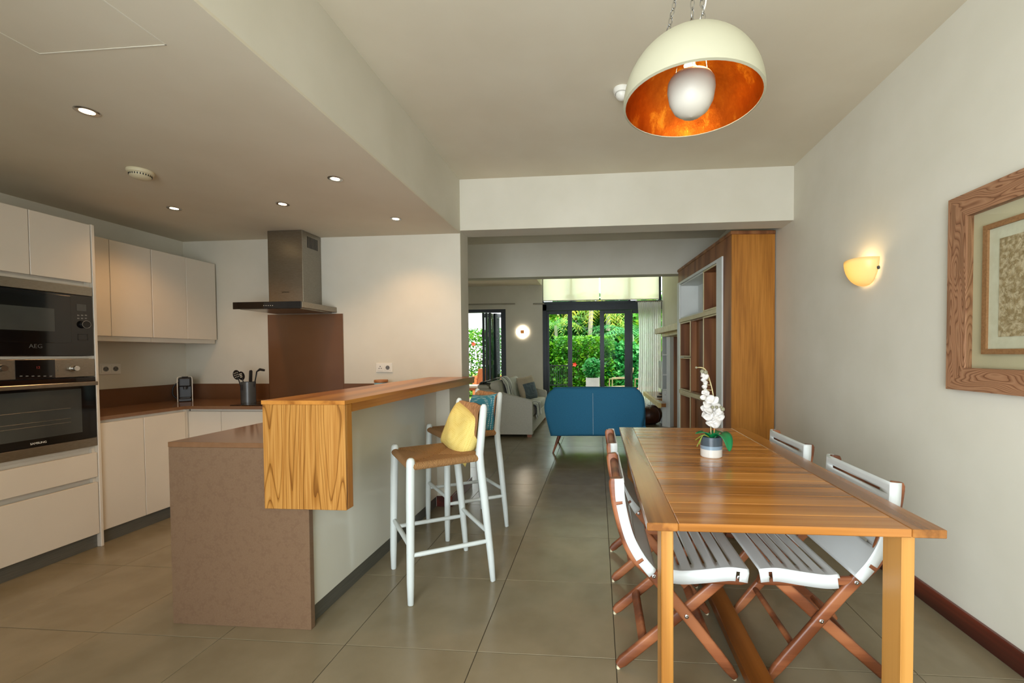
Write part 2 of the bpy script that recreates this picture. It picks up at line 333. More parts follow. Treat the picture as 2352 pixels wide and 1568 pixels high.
    def build(s, name, mat, parent=None, world=True, smooth=None, at=None, weld=False):
        off = Vector((0, 0, 0))
        if parent is not None and world:
            q = parent
            while q is not None: off += q.location; q = q.parent
        if parent is None and world:
            if at is None:
                xs, ys, zs = zip(*s.v); at = ((min(xs) + max(xs)) / 2, (min(ys) + max(ys)) / 2, min(zs))
            off = Vector(at)
        me = bpy.data.meshes.new(name); me.from_pydata([tuple(Vector(v) - off) for v in s.v], [], s.f)
        mats = mat if isinstance(mat, (list, tuple)) else [mat]
        for x in mats: me.materials.append(M[x])
        if len(mats) > 1: me.polygons.foreach_set('material_index', s.mi)
        b = bmesh.new(); b.from_mesh(me)
        if weld: bmesh.ops.remove_doubles(b, verts=b.verts[:], dist=1e-5)
        bmesh.ops.recalc_face_normals(b, faces=b.faces[:]); b.to_mesh(me); b.free()
        if smooth is not None:
            me.polygons.foreach_set('use_smooth', [True] * len(me.polygons)); me.set_sharp_from_angle(angle=R(smooth))
        me.update(); o = bpy.data.objects.new(name, me); COL.objects.link(o)
        if parent is not None: o.parent = parent
        elif world: o.location = off
        return o
def tag(o, label, cat=None, group=None, kind=None):
    o['label'] = label
    if cat: o['category'] = cat
    if group: o['group'] = group
    if kind: o['kind'] = kind
    return o
def thing(name, label, cat, loc=(0, 0, 0), rz=0, group=None, kind=None):
    o = bpy.data.objects.new(name, None); COL.objects.link(o); o.location = loc; o.rotation_euler = (0, 0, rz); o.empty_display_size = .1
    return tag(o, label, cat, group, kind)
def copy_tree(o, parent=None):
    c = o.copy(); COL.objects.link(c)
    if parent is not None: c.parent = parent
    for ch in [x for x in bpy.data.objects if x.parent == o]: copy_tree(ch, c)
    return c
def B(*a, **k): return MB().box(*a, **k)
def text(body, size, loc, rot, mat, parent, name='lettering', align='CENTER', depth=.0006):
    cu = bpy.data.curves.new(name, 'FONT'); cu.body = body; cu.size = size; cu.align_x = align; cu.align_y = 'CENTER'; cu.extrude = depth
    tmp = bpy.data.objects.new(name, cu); COL.objects.link(tmp); bpy.context.view_layer.update()
    me = bpy.data.meshes.new_from_object(tmp.evaluated_get(bpy.context.evaluated_depsgraph_get())); bpy.data.objects.remove(tmp); me.materials.clear(); me.materials.append(M[mat])
    o = bpy.data.objects.new(name, me); COL.objects.link(o); off = Vector((0, 0, 0)); q = parent
    while q is not None: off += q.location; q = q.parent
    o.location = Vector(loc) - off; o.rotation_euler = rot; o.parent = parent
    return o
def pillow(wd, ht, th, n=12, pinch=.06, seed=0):
    """a cushion standing in xz (wd x ht), th thick along y, corners pulled out"""
    mb = MB(); r = random.Random(seed); ph = r.random() * 6
    def pt(i, j, sgn):
        u, v = -1 + 2 * i / n, -1 + 2 * j / n
        k = (1 - abs(u) ** 2.6) * (1 - abs(v) ** 2.6); t = th / 2 * max(k, 0) ** .42
        sx = 1 - pinch * (1 - v * v) ** 1.0 * abs(u) ** 3; sz = 1 - pinch * (1 - u * u) * abs(v) ** 3
        wob = .012 * math.sin(5 * u + ph) * math.sin(4 * v + 2 * ph) * k
        return (u * wd / 2 * sx, sgn * (t + wob) , v * ht / 2 * sz)
    for sgn in (1, -1):
        k = len(mb.v)
        for j in range(n + 1):
            for i in range(n + 1): mb.v.append(pt(i, j, sgn))
        for j in range(n):
            for i in range(n):
                a = k + j * (n + 1) + i; mb.f.append((a, a + 1, a + n + 2, a + n + 1)); mb.mi.append(0 if sgn < 0 else 1)
    return mb

def at(u, v, **k):
    """point where the sight line of photo pixel (u,v) meets a plane x=, y= or z="""
    d = cr * ((u - 1289.8145) / 993.677) + cd * ((v - 836.2477) / 993.677) + cf
    (ax, val), = k.items(); i = 'xyz'.index(ax); o = Vector((0, 0, CAMH))
    return o + d * ((val - o[i]) / d[i])
def catmull(p, n=6):
    p = [Vector(q) for q in p]; out = []
    for i in range(len(p) - 1):
        a, b, c, d = p[max(i - 1, 0)], p[i], p[i + 1], p[min(i + 2, len(p) - 1)]
        for j in range(n):
            s_ = j / n; out.append(.5 * ((2 * b) + (c - a) * s_ + (2 * a - 5 * b + 4 * c - d) * s_ * s_ + (3 * b - a - 3 * c + d) * s_ ** 3))
    out.append(p[-1]); return out

# ================================================================== SETTING
CZ, KZ = 2.887, 2.40           # dining ceiling, lower kitchen ceiling
XR, XL, YB = 1.685, -4.0, 3.9  # right wall, kitchen left wall, kitchen back wall
BX = -1.25                     # bulkhead face / left edge of the opening
def struct(o, label, cat): return tag(o, label, cat, kind='structure')

floor = struct(B(-5.4, 2.2, -2.0, 10.02, -.2, -.004).build('floor', 'grout', at=(0, 0, 0)), 'matte grey-brown floor of large square porcelain tiles', 'floor')
tm = B(-.2985, .2985, -.2985, .2985, -.004, 0, bev=.0012)
tproto = None
def cuts(a, b, o):
    k0 = math.floor((a - o) / .6); out = []
    while o + .6 * k0 < b:
        lo, hi = max(a, o + .6 * k0), min(b, o + .6 * (k0 + 1))
        if hi - lo > .03: out.append((lo, hi))
        k0 += 1
    return out
for y0, y1 in cuts(-.3, 10.0, 1.8117):
    for x0, x1 in cuts(-4.0 if y0 < 3.9 else -3.6, 1.68, -.5292):
        if tproto is None:
            tproto = tm.build('tile', 'tile', floor, world=False); t = tproto
        else: t = tproto.copy(); COL.objects.link(t)
        t.location = ((x0 + x1) / 2, (y0 + y1) / 2, 0); t.scale = ((x1 - x0) / .6, (y1 - y0) / .6, 1)

mb = MB().box(XR, XR + .2, -2.0, 10.2, 0, 4.7)
struct(mb.build('wall_right', 'wall_paint'), 'smooth white painted wall carrying the framed artwork and glass sconce', 'wall')
struct(B(1.46, XR, 7.95, 10.0, 0, 4.7).build('wall_living_right', 'wall_paint'), 'white wall beside the sheer curtain at the end of the living room', 'wall')
struct(B(XL - .2, XL, -2.0, 4.13, 0, 2.9).build('wall_left', 'wall_paint'), 'cream kitchen wall behind the tall oven unit and wall cabinets', 'wall')
mb = MB().box(XL, BX, YB, 4.13, 0, CZ)
struct(mb.build('wall_kitchen_back', 'wall_paint'), 'cream wall behind the cooker hood ending at the opening to the living room', 'wall')
struct(B(BX, XR, YB, 4.13, 2.425, CZ).build('trim_1', 'wall_paint'), 'deep cream beam spanning the opening between dining area and living room', 'beam')
struct(B(-5.2, XR, 6.2, 6.41, 2.40, CZ).build('trim_2', 'wall_paint'), 'shaded second beam crossing the living room behind the opening', 'beam')
mb = MB().box(BX - .14, BX, -1.8, YB, KZ + .012, CZ)
struct(mb.build('trim_3', 'wall_paint'), 'long cream bulkhead face where the kitchen ceiling drops', 'bulkhead')
struct(MB().box(XL, BX - .14, -1.8, YB, KZ, KZ + .3).box(BX - .14, BX, -1.8, YB, KZ, KZ + .0119).build('ceiling_kitchen', 'ceiling_paint'), 'lowered beige kitchen ceiling with recessed spotlights', 'ceiling')
mb = MB().box(BX - .14, XR, -2.0, 4.13, CZ, CZ + .2).box(-5.2, XR, 4.13, 6.41, CZ, CZ + .2).box(-5.2, -1.29, 6.41, 10.2, CZ, CZ + .2)
struct(mb.build('ceiling', 'ceiling_paint'), 'high pale ceiling over the dining area with the dome pendant', 'ceiling')
mb = MB().box(-1.49, XR, 6.21, 10.2, 4.6, 4.8).box(-1.49, -1.29, 6.41, 10.2, CZ + .2, 4.6).box(-1.29, XR, 6.21, 6.41, CZ + .2, 4.6)
struct(mb.build('ceiling_living', 'ceiling_paint'), 'double-height ceiling void above the garden doors', 'ceiling')
struct(B(-5.4, -5.2, 3.9, 10.2, 0, 3.1).build('wall_living_left', 'wall_paint'), 'white side wall of the living room', 'wall')
# far wall of the living room: left door, pier with the square lamp, garden doors with clerestory above
FY = 10.0
mb = MB().box(-5.2, -3.62, FY, 10.2, 0, 3.1).box(-3.62, -2.14, FY, 10.2, 2.345, 3.1).box(-2.14, -1.27, FY, 10.2, 0, 4.7).box(-1.27, XR, FY, 10.2, 4.2, 4.7).box(1.62, XR, FY, 10.2, 0, 4.2)
struct(mb.build('wall_back', 'wall_paint'), 'far living room wall pierced by the dark-framed garden doors', 'wall')
# wall behind the viewer, with the glazed opening the daylight comes through
mb = MB().box(-4.2, -1.5, -2.0, -1.8, 0, 3.1)  .box(-1.5, .9, -2.0, -1.8, 2.45, 3.1).box(.9, XR, -2.0, -1.8, 0, 3.1)
struct(mb.build('wall_rear', 'wall_paint'), 'wall behind the viewer with a wide glazed opening', 'wall')
# low pier at the end of the island, with red baseboard
struct(B(-1.62, BX, 3.56, YB, 0, 1.024).build('trim_4', 'wall_paint'), 'short white pier carrying the far end of the wooden bar', 'pier')
bbm = MB().box(-1.37, -1.235, 3.545, 3.56, 0, .09, bev=.003).box(BX, -1.235, 3.56, 4.14, 0, .09, bev=.003)
struct(bbm.build('baseboard_left', 'baseboard_wood'), 'dark red wooden skirting around the foot of the short pier', 'skirting')
struct(MB().box(XR - .018, XR, -1.8, 4.2, 0, .095, bev=.003).build('baseboard_right', 'baseboard_wood'), 'dark red-brown wooden skirting board along the white dining wall', 'skirting')
# access hatch drawn on the kitchen ceiling
hb = MB()
for a in ((-2.03, -2.026, .95, 1.446), (-1.529, -1.525, .95, 1.446), (-2.03, -1.525, 1.443, 1.447), (-2.03, -1.525, .95, .954)): hb.box(a[0], a[1], a[2], a[3], KZ - .0015, KZ)
struct(hb.build('trim_5', 'wall_paint'), 'thin outline of an access hatch in the kitchen ceiling', 'ceiling hatch')

# ---------------- garden doors (main set)
def stile(mb, x0, x1, y0, y1, z0, z1): return mb.box(x0, x1, y0, y1, z0, z1, bev=.004)
d2 = tag(thing('door_1', 'wide dark-framed folding garden doors, centre leaf open to the hedge', 'door', (.1, 10.0, 0)), d := 'wide dark-framed folding garden doors, centre leaf open to the hedge', 'door', kind='structure')
X = lambda u: at(u, 800, y=10.0).x
fr = MB(); stile(fr, X(1247), X(1261) - .05, 10.0, 10.12, 0, 2.43); stile(fr, X(1247), 1.62, 10.0, 10.12, 2.29, 2.43)
fr.box(X(1247), 1.62, 10.0, 10.12, -.01, .03); stile(fr, 1.57, 1.62, 10.0, 10.12, 0, 2.43)
fr.build('door_frame', 'door_metal', d2)
def leaf(u0, u1, gu0, gu1, z1, par, glass=True):
    x0, x1, g0, g1 = X(u0), X(u1), X(gu0), X(gu1)
    lf = MB(); stile(lf, x0, g0, 10.03, 10.09, .03, z1); stile(lf, g1, x1, 10.03, 10.09, .03, z1); stile(lf, g0, g1, 10.03, 10.09, z1 - .075, z1); stile(lf, g0, g1, 10.03, 10.09, .03, .15)
    o = lf.build('door_leaf', 'door_metal', par)
    if glass: B(g0, g1, 10.055, 10.065, .15, z1 - .075).build('glass_pane', 'pane_glass', o)
    return o
leaf(1250, 1314, 1261, 1304, 2.285, d2)
l3 = leaf(1378, 1450, 1388, 1435, 2.285, d2)
B(X(1446), X(1448.5), 10.0, 10.03, .97, 1.1, bev=.003).build('door_handle', 'door_metal', l3)
leaf(1450.5, 1512, 1453.5, 1502, 2.285, d2)
# clerestory window above with two roller blinds in front
w1 = tag(thing('window_1', '', 'window', (.1, 10.0, 2.43)), 'high clerestory window above the garden doors behind pale blinds', 'window', kind='structure')
wf = MB(); stile(wf, -1.27, 1.62, 10.02, 10.1, 2.43, 2.5); stile(wf, -1.27, 1.62, 10.02, 10.1, 4.1, 4.2)
for u in (1246, 1312, 1446, 1516): stile(wf, X(u) - .03, X(u) + .03, 10.02, 10.1, 2.5, 4.1)
wf.build('window_frame', 'door_metal', w1)
for a, b in ((1246, 1312), (1312, 1446), (1446, 1516)): B(X(a) + .03, X(b) - .03, 10.055, 10.065, 2.5, 4.1).build('glass_pane', 'pane_glass', w1)
for a, b, lab in ((1249, 1377, 'pale cream roller blind over the clerestory, half nearer the square wall lamp'), (1379.5, 1513, 'pale cream roller blind over the clerestory, half nearer the sheer curtain')):
    t = thing('roller_blind', lab, 'blind', ((X(a) + X(b)) / 2, 9.96, 2.5), group='roller blinds on the clerestory')
    B(X(a), X(b), 9.955, 9.958, 2.51, 4.12).build('blind_cloth', 'blind_cloth', t)
    MB().rod((X(a), 9.957, 2.515), (X(b), 9.957, 2.515), .012).build('bottom_bar', 'white_plastic', t, smooth=40)
    MB().rod((X(a), 9.957, 4.14), (X(b), 9.957, 4.14), .03).build('roller', 'white_plastic', t, smooth=40)
# left garden door with its leaves folded together
d3 = tag(thing('door_2', '', 'door', (-2.8, 10.0, 0)), 'dark folding door with leaves stacked open beside the grey sofa', 'door', kind='structure')
fr = MB(); stile(fr, -3.62, -2.14, 10.0, 10.12, 2.27, 2.345); stile(fr, X(1151), -2.14, 10.0, 10.12, 0, 2.27); stile(fr, -3.62, -3.54, 10.0, 10.12, 0, 2.27); fr.box(-3.62, -2.14, 10.0, 10.12, -.01, .03)
fr.build('door_frame', 'door_metal', d3)
def side_leaf(x, y0, y1, skew):
    # a leaf standing nearly square to the wall, seen on edge
    T = Matrix.Translation((x, y0, 0)) @ Matrix.Rotation(skew, 4, 'Z'); L_ = y1 - y0
    lf = MB()
    for a in ((-.025, .025, 0, .075, .04, 2.25), (-.025, .025, L_ - .075, L_, .04, 2.25), (-.025, .025, .075, L_ - .075, 2.17, 2.25), (-.025, .025, .075, L_ - .075, .04, .16)): lf.box(*a, bev=.003, mat=T)
    o = lf.build('door_leaf', 'door_metal', d3)
    MB().box(-.006, .006, .075, L_ - .075, .16, 2.17, mat=T).build('glass_pane', 'pane_glass', o)
    for z in (.45, 1.05, 1.7): MB().box(-.034, -.026, -.004, .03, z, z + .1, mat=T).build('hinge', 'rod_metal', o)
side_leaf(X(1113.5), 9.87, 10.6, R(3)); side_leaf(X(1120.5), 9.87, 10.6, R(1)); side_leaf(X(1128), 9.87, 10.6, R(-4))
side_leaf(X(1136), 10.0, 10.6, R(-22))

# ================================================================== KITCHEN
XF = -3.38
tc = thing('tall_cabinet', 'tall off-white cabinet column housing the microwave and oven', 'cabinet', (-3.69, 2.35, 0))
y0, y1 = 2.02, 2.64
b = MB().box(-3.99, -3.40, y0, y0 + .018, .09, 2.172).box(-3.99, -3.40, y1 - .018 + .005, y1 + .005, .09, 2.172).box(-3.99, -3.97, y0 + .018, y1 - .013, .09, 2.172)
for z in (.09, .675, 1.281, 1.757, 2.154): b.box(-3.97, -3.40, y0 + .018, y1 - .013, z, z + .016)
b.box(-3.97, -3.42, y0 + .018, y1 - .013, .106, .675).box(-3.97, -3.42, y0 + .018, y1 - .013, 1.773, 2.154)
b.build('cabinet_body', 'lacquer', tc)
B(-3.99, -3.375, 2.646, 2.664, .0, 2.178, bev=.002).build('side_panel', 'lacquer', tc)
for a, c in ((y0, 2.3265), (2.3295, 2.643)): B(-3.40, XF, a, c, 1.787, 2.174, bev=.002).build('cabinet_door', 'lacquer', tc)
for z0, z1 in ((.481, .646), (.094, .445)): B(-3.40, XF, y0, 2.643, z0, z1, bev=.002).build('drawer', 'lacquer', tc)
B(-3.42, -3.405, y0, 2.646, 0, .088).build('plinth', 'plinth_metal', tc)
def pl(u, v): p = at(u, v, x=XF); return p.y, p.z
# microwave
mw = thing('microwave', 'black built-in microwave with steel top strip above the oven', 'microwave', (-3.6, 2.33, 1.299))
B(-3.82, -3.40, 2.06, 2.60, 1.31, 1.74).build('microwave_body', 'black_plastic', mw)
B(-3.40, -3.376, y0 + .001, 2.642, 1.697, 1.755, bev=.002).build('trim_strip', 'steel', mw)
B(-3.40, -3.378, y0 + .001, 2.642, 1.299, 1.695, bev=.002).build('fascia', 'black_glass', mw)
dy = pl(161, 750)[0]
mdoor = B(-3.378, -3.370, y0 + .001, dy, pl(161, 788)[1], 1.683, bev=.002).build('microwave_door', 'black_glass', mw)
B(-3.371, -3.3695, 2.06, pl(122, 735)[0], pl(122, 761)[1], pl(122, 709)[1]).build('window', 'grey_glass', mdoor)
a, c = pl(175, 706), pl(197, 706)
B(-3.379, -3.3765, a[0], c[0], pl(186, 714)[1], pl(186, 698.5)[1]).build('display', 'grey_glass', mw)
ky, kz = pl(192, 745)
MB().lathe([(.024, 0), (.024, .018), (.0225, .021), (0, .021)], n=28, mat=Matrix.Translation((-3.378, ky, kz)) @ Matrix.Rotation(R(90), 4, 'Y')).build('knob', 'black_plastic', mw, smooth=40)
MB().lathe([(.0245, .017), (.0255, .019), (.0245, .0212), (.0235, .0212)], n=28, mat=Matrix.Translation((-3.378, ky, kz)) @ Matrix.Rotation(R(90), 4, 'Y'), cap=False).build('knob_ring', 'chrome', mw, smooth=40)
for r_, v in enumerate((724, 731)):
    for q in range(3):
        yy, zz = pl(179 + q * 8.7, v); B(-3.3785, -3.3772, yy - .006, yy + .006, zz - .004, zz + .004).build('touch_button', 'print_grey', mw)
qa, qb = pl(178, 774), pl(201, 774); z0, z1 = pl(190, 781)[1], pl(190, 767)[1]
for s_ in ((qa[0], qb[0], z0, z0 + .003), (qa[0], qb[0], z1 - .003, z1), (qa[0], qa[0] + .003, z0, z1), (qb[0] - .003, qb[0], z0, z1)):
    B(-3.379, -3.3772, s_[0], s_[1], s_[2], s_[3]).build('open_button', 'black_plastic', mw)
ty, tz = pl(81, 795)
text('AEG', .034, (-3.3765, ty, tz), (R(90), 0, R(90)), 'print_dark', mw)
# oven
ov = thing('oven', 'stainless steel built-in oven with glass door under the microwave', 'oven', (-3.6, 2.33, .693))
B(-3.90, -3.40, 2.06, 2.60, .70, 1.27).build('oven_body', 'black_plastic', ov)
pn = B(-3.40, -3.376, y0 + .001, 2.642, 1.162, 1.279, bev=.002).build('control_panel', 'steel', ov)
ya, yb_ = pl(33, 845)[0], pl(124.5, 845)[0]
B(-3.377, -3.3735, ya, yb_, 1.164, 1.277).build('display', 'black_glass', pn)
ty, tz = pl(85, 844); text('12', .02, (-3.373, ty, tz), (R(90), 0, R(90)), 'display_red', pn, 'clock_digits')
for q in range(6):
    yy, zz = pl(46 + q * 13.7, 863.5); B(-3.3738, -3.3728, yy - .006, yy + .006, zz - .0025, zz + .0025).build('touch_symbol', 'print_grey', pn)
for u in (166, -2):
    ky, kz = pl(u, 845.6)
    MB().lathe([(.021, 0), (.021, .004), (.018, .006), (.017, .03), (.0155, .032), (0, .032)], n=28, mat=Matrix.Translation((-3.376, ky, kz)) @ Matrix.Rotation(R(90), 4, 'Y')).build('knob', 'chrome', pn, smooth=40)
for u in (134.5, 22):
    for v in (841.5, 850):
        ky, kz = pl(u, v); MB().lathe([(.0085, 0), (.0085, .003), (0, .003)], n=16, mat=Matrix.Translation((-3.376, ky, kz)) @ Matrix.Rotation(R(90), 4, 'Y')).build('push_button', 'steel', pn)
od = B(-3.40, -3.374, y0 + .001, 2.642, .752, 1.158, bev=.002).build('oven_door', 'black_glass', ov)
gy = pl(186, 950)[0]
B(-3.375, -3.3725, 2.05, gy, .80, 1.085).build('window', 'grey_glass', od)
for z in (.965, .90, .875): MB().rod((-3.3715, 2.06, z), (-3.3715, pl(160, 950)[0], z), .0014, 6).build('rack_wire', 'steel', od)
h = B(-3.345, -3.328, y0 + .02, pl(210, 880)[0], 1.104, 1.129, bev=.003).build('handle', 'steel', od)
for yy in (2.07, 2.59): B(-3.374, -3.345, yy, yy + .02, 1.108, 1.125).build('handle_mount', 'steel', od)
B(-3.40, -3.374, y0 + .001, 2.642, .694, .750, bev=.002).build('bottom_strip', 'steel', ov)
ty, tz = pl(86, 1017)
text('SAMSUNG', .017, (-3.3725, ty, tz), (R(90), 0, R(90)), 'white_plastic', od)

# wall cabinets
for a, c, lab in ((2.67, 3.279, 'off-white double wall cabinet beside the tall oven column'), (3.281, 3.88, 'off-white double wall cabinet in the kitchen corner nearest the hood')):
    t = thing('wall_cabinet', lab, 'cabinet', (-3.83, (a + c) / 2, 1.41), group='wall cabinets over the left worktop')
    B(-3.99, -3.672, a, c, 1.41, 2.168).build('cabinet_body', 'lacquer', t)
    mid = (a + c) / 2
    for p, q in ((a + .002, mid - .0015), (mid + .0015, c - .002)): B(-3.672, -3.65, p, q, 1.447, 2.172, bev=.002).build('cabinet_door', 'lacquer', t)
# base cabinets, left run
sy = at(330, 955, x=-3.4).y
t = thing('base_cabinet', 'off-white double-door base cabinet under the brown worktop next to the oven column', 'cabinet', (-3.69, 2.98, 0), group='base cabinets')
B(-3.98, -3.422, 2.668, 3.298, .09, .852).build('cabinet_body', 'lacquer', t)
for p, q in ((2.672, sy - .0015), (sy + .0015, 3.296)): B(-3.42, -3.40, p, q, .095, .834, bev=.002).build('cabinet_door', 'lacquer', t)
B(-3.435, -3.404, 3.2995, 3.341, .09, .852).build('corner_filler', 'lacquer', t)
B(-3.44, -3.425, 2.668, 3.40, 0, .088).build('plinth', 'plinth_metal', t)
# base cabinets, back run under the hood
xs = [-3.40, at(506, 950, y=3.315).x, -2.44, -1.99]
labs = ('off-white corner base cabinet door below the coffee machine', 'off-white base cabinet under the hob', 'off-white base cabinet half hidden behind the island worktop')
for i in range(3):
    t = thing('base_cabinet', labs[i], 'cabinet', ((xs[i] + xs[i + 1]) / 2, 3.6, 0), group='base cabinets')
    a, c = xs[i] + .001, xs[i + 1] - .001
    B(a, c, 3.342, 3.88, .09, .852).build('cabinet_body', 'lacquer', t)
    B(a + .001, c - .001, 3.32, 3.34, .095, .834, bev=.002).build('cabinet_door', 'lacquer', t)
    B(a, c, 3.36, 3.375, 0, .088).build('plinth', 'plinth_metal', t)
# worktop: one continuous U, with upstand and cooker splash panel
WZ = .88
mb = MB().box(-3.998, -3.40, 2.666, 3.30, .855, WZ).box(-3.998, -1.625, 3.30, 3.898, .855, WZ)
wt = mb.build('worktop', 'brown_top'); tag(wt, 'polished dark brown stone worktop around the kitchen corner', 'worktop')
for a in ((-3.998, -3.984, 2.67, 3.8835, WZ, 1.028), (-3.998, -3.134, 3.884, 3.898, WZ, 1.025), (-2.384, -1.63, 3.884, 3.898, WZ, 1.025)): B(*a).build('upstand', 'brown_panel', wt)
sp = tag(B(-3.132, -2.386, 3.884, 3.898, WZ, 1.682, bev=.001).build('splashback', 'brown_panel'), 'tall chocolate-brown splashback panel behind the hob', 'splashback')
# hob
t = thing('hob', 'black glass induction hob set in the worktop below the hood', 'hob', (-2.75, 3.58, WZ))
B(-3.04, -2.46, 3.335, 3.83, WZ, WZ + .006, bev=.002).build('hob_glass', 'black_glass', t)
for x, yy, r_ in ((-2.9, 3.46, .09), (-2.62, 3.46, .075), (-2.9, 3.70, .075), (-2.62, 3.70, .09)):
    MB().lathe([(r_, .0061), (r_, .0064), (r_ - .003, .0064), (r_ - .003, .0061)], c=(x, yy, WZ), n=32, cap=False).build('cooking_ring', 'print_grey', t)
# cooker hood
t = thing('cooker_hood', 'stainless chimney cooker hood with flat black-fronted canopy', 'cooker hood', (-2.75, 3.65, 1.68))
B(-3.052, -2.446, 3.415, 3.898, 1.692, 1.742, bev=.003).build('canopy', 'steel', t)
B(-3.052, -2.446, 3.401, 3.4145, 1.684, 1.742, bev=.002).build('front_glass', 'black_glass', t)
B(-3.02, -2.48, 3.44, 3.87, 1.684, 1.6918).build('filter', 'steel', t)
ch = B(-2.918, -2.592, 3.637, 3.898, 1.742, 2.399, bev=.003).build('chimney', 'steel', t)
for k in range(8): B(-2.5925, -2.5905, 3.705 + k * .019, 3.715 + k * .019, 2.26, 2.36).build('vent_slot', 'black_plastic', ch)
lx = at(656, 671, y=3.637); text('SAMSUNG', .016, (lx.x, 3.6365, lx.z), (R(90), 0, 0), 'black_plastic', ch)
for k in range(5): p = at(606 + k * 5, 701.5, y=3.4); B(p.x - .003, p.x + .003, 3.399, 3.4015, p.z - .002, p.z + .002).build('touch_symbol', 'white_plastic', t)

# sockets
def socket(lab, T, kinds):
    t = thing('wall_socket', lab, 'socket', T @ Vector((0, 0, 0)))
    inv = Matrix.Translation(-t.location)
    MB().box(-.08, .08, -.012, 0, -.045, .045, bev=.004, mat=inv @ T).build('cover_plate', 'white_plastic', t, world=False)
    for k, x in zip(kinds, (-.036, .036)):
        MB().box(x - .031, x + .031, -.0145, -.0115, -.031, .031, bev=.003, mat=inv @ T).build('socket_module', 'white_plastic', t, world=False)
        if k == 'round':
            MB().lathe([(.02, .0145), (.02, .0155), (.017, .0155), (.017, .0148), (0, .0148)], n=24, mat=inv @ T @ Matrix.Translation((x, 0, 0)) @ Matrix.Rotation(R(90), 4, 'X')).build('socket_ring', 'print_grey', t, world=False)
            holes = ((-.009, .002, .003), (.009, .002, .003), (0, -.009, .0025))
        else: holes = ((0, .012, .004), (-.011, -.006, .0035), (.011, -.006, .0035))
        for hx, hz, s_ in holes: MB().box(x + hx - s_, x + hx + s_, -.0162, -.0148, hz - s_, hz + s_, mat=inv @ T).build('socket_hole', 'black_plastic', t, world=False)
p = at(883.5, 844, y=3.9); socket('white double socket on the wall above the bar', Matrix.Translation((p.x, YB, p.z)), ('square', 'round'))
p = at(251, 847, x=XL); socket('white double round socket below the wall cabinets', Matrix.Translation((XL, p.y, p.z)) @ Matrix.Rotation(R(90), 4, 'Z'), ('round', 'round'))

# coffee machine
t = thing('coffee_machine', 'small black capsule coffee machine with pale side rails in the corner', 'coffee machine', (-3.775, 3.665, WZ), R(44))
k = lambda m_, n_, mt_, **q: m_.build(n_, mt_, t, world=False, **q)
k(B(-.047, .047, -.06, .12, 0, .03, bev=.006), 'base', 'black_plastic')
k(B(-.047, .047, .0, .12, .03, .215, bev=.008), 'body', 'black_plastic')
k(B(-.044, .044, -.06, .0, .135, .218, bev=.012), 'brew_head', 'black_plastic')
k(MB().lathe([(.012, .11), (.014, .135), (0, .135)], c=(0, -.035, 0), n=16), 'spout', 'dark_grey_metal', smooth=40)
k(B(-.035, .035, -.058, -.004, .03, .036, bev=.002), 'drip_tray', 'dark_grey_metal')
k(B(-.022, .022, -.05, .03, .2185, .226, bev=.003), 'lever', 'black_plastic')
for s_ in (-1, 1): k(MB().tube(catmull([(s_ * .051, -.055, 0), (s_ * .051, -.062, .1), (s_ * .051, -.06, .2), (s_ * .046, -.055, .222), (s_ * .03, -.03, .226)], 4), .0035, 8), 'side_rail', 'white_plastic', smooth=50)
k(MB().tube(catmull([(-.05, .09, .17), (-.085, .09, .13), (-.09, .09, .06), (-.06, .09, .02)], 4), .006, 8), 'power_cable', 'black_plastic', smooth=60)
# utensil holder and utensils
ux, uy = at(571, 925, z=WZ).xy
t = thing('utensil_holder', 'dark grey metal utensil holder on the worktop by the hob', 'utensil holder', (ux, uy, WZ))
MB().lathe([(.052, 0), (.056, .004), (.056, .185), (.0535, .185), (.0535, .006), (0, .006)], n=36).build('cup', 'dark_grey_metal', t, world=False, smooth=40)
for j in range(3):
    a = R(-120 + j * 14); MB().obox((.0565 * math.cos(a), .0565 * math.sin(a), .14), (.002, .005, .05), (0, 0, a)).build('slot', 'black_plastic', t, world=False)
def disk_head(c, rx, rz, tilt, holes):
    mb = MB(); T = Matrix.Translation(c) @ Matrix.Rotation(tilt, 4, 'Y')
    n = 20; ring = [(math.cos(2 * math.pi * j / n), math.sin(2 * math.pi * j / n)) for j in range(n)]
    k0 = len(mb.v)
    for q, (s_, d) in enumerate(((0, .006), (.6, .004), (1, 0))):
        if s_ == 0: mb.v.append(tuple(T @ Vector((0, d, 0)))); continue
        for a, b_ in ring: mb.v.append(tuple(T @ Vector((a * rx * s_, d, b_ * rz * s_))))
    for j in range(n):
        q = (j + 1) % n; mb.f.append((0, 1 + j, 1 + q)); mb.f.append((1 + j, 1 + n + j, 1 + n + q, 1 + q)); mb.mi += [0, 0]
    return mb, T
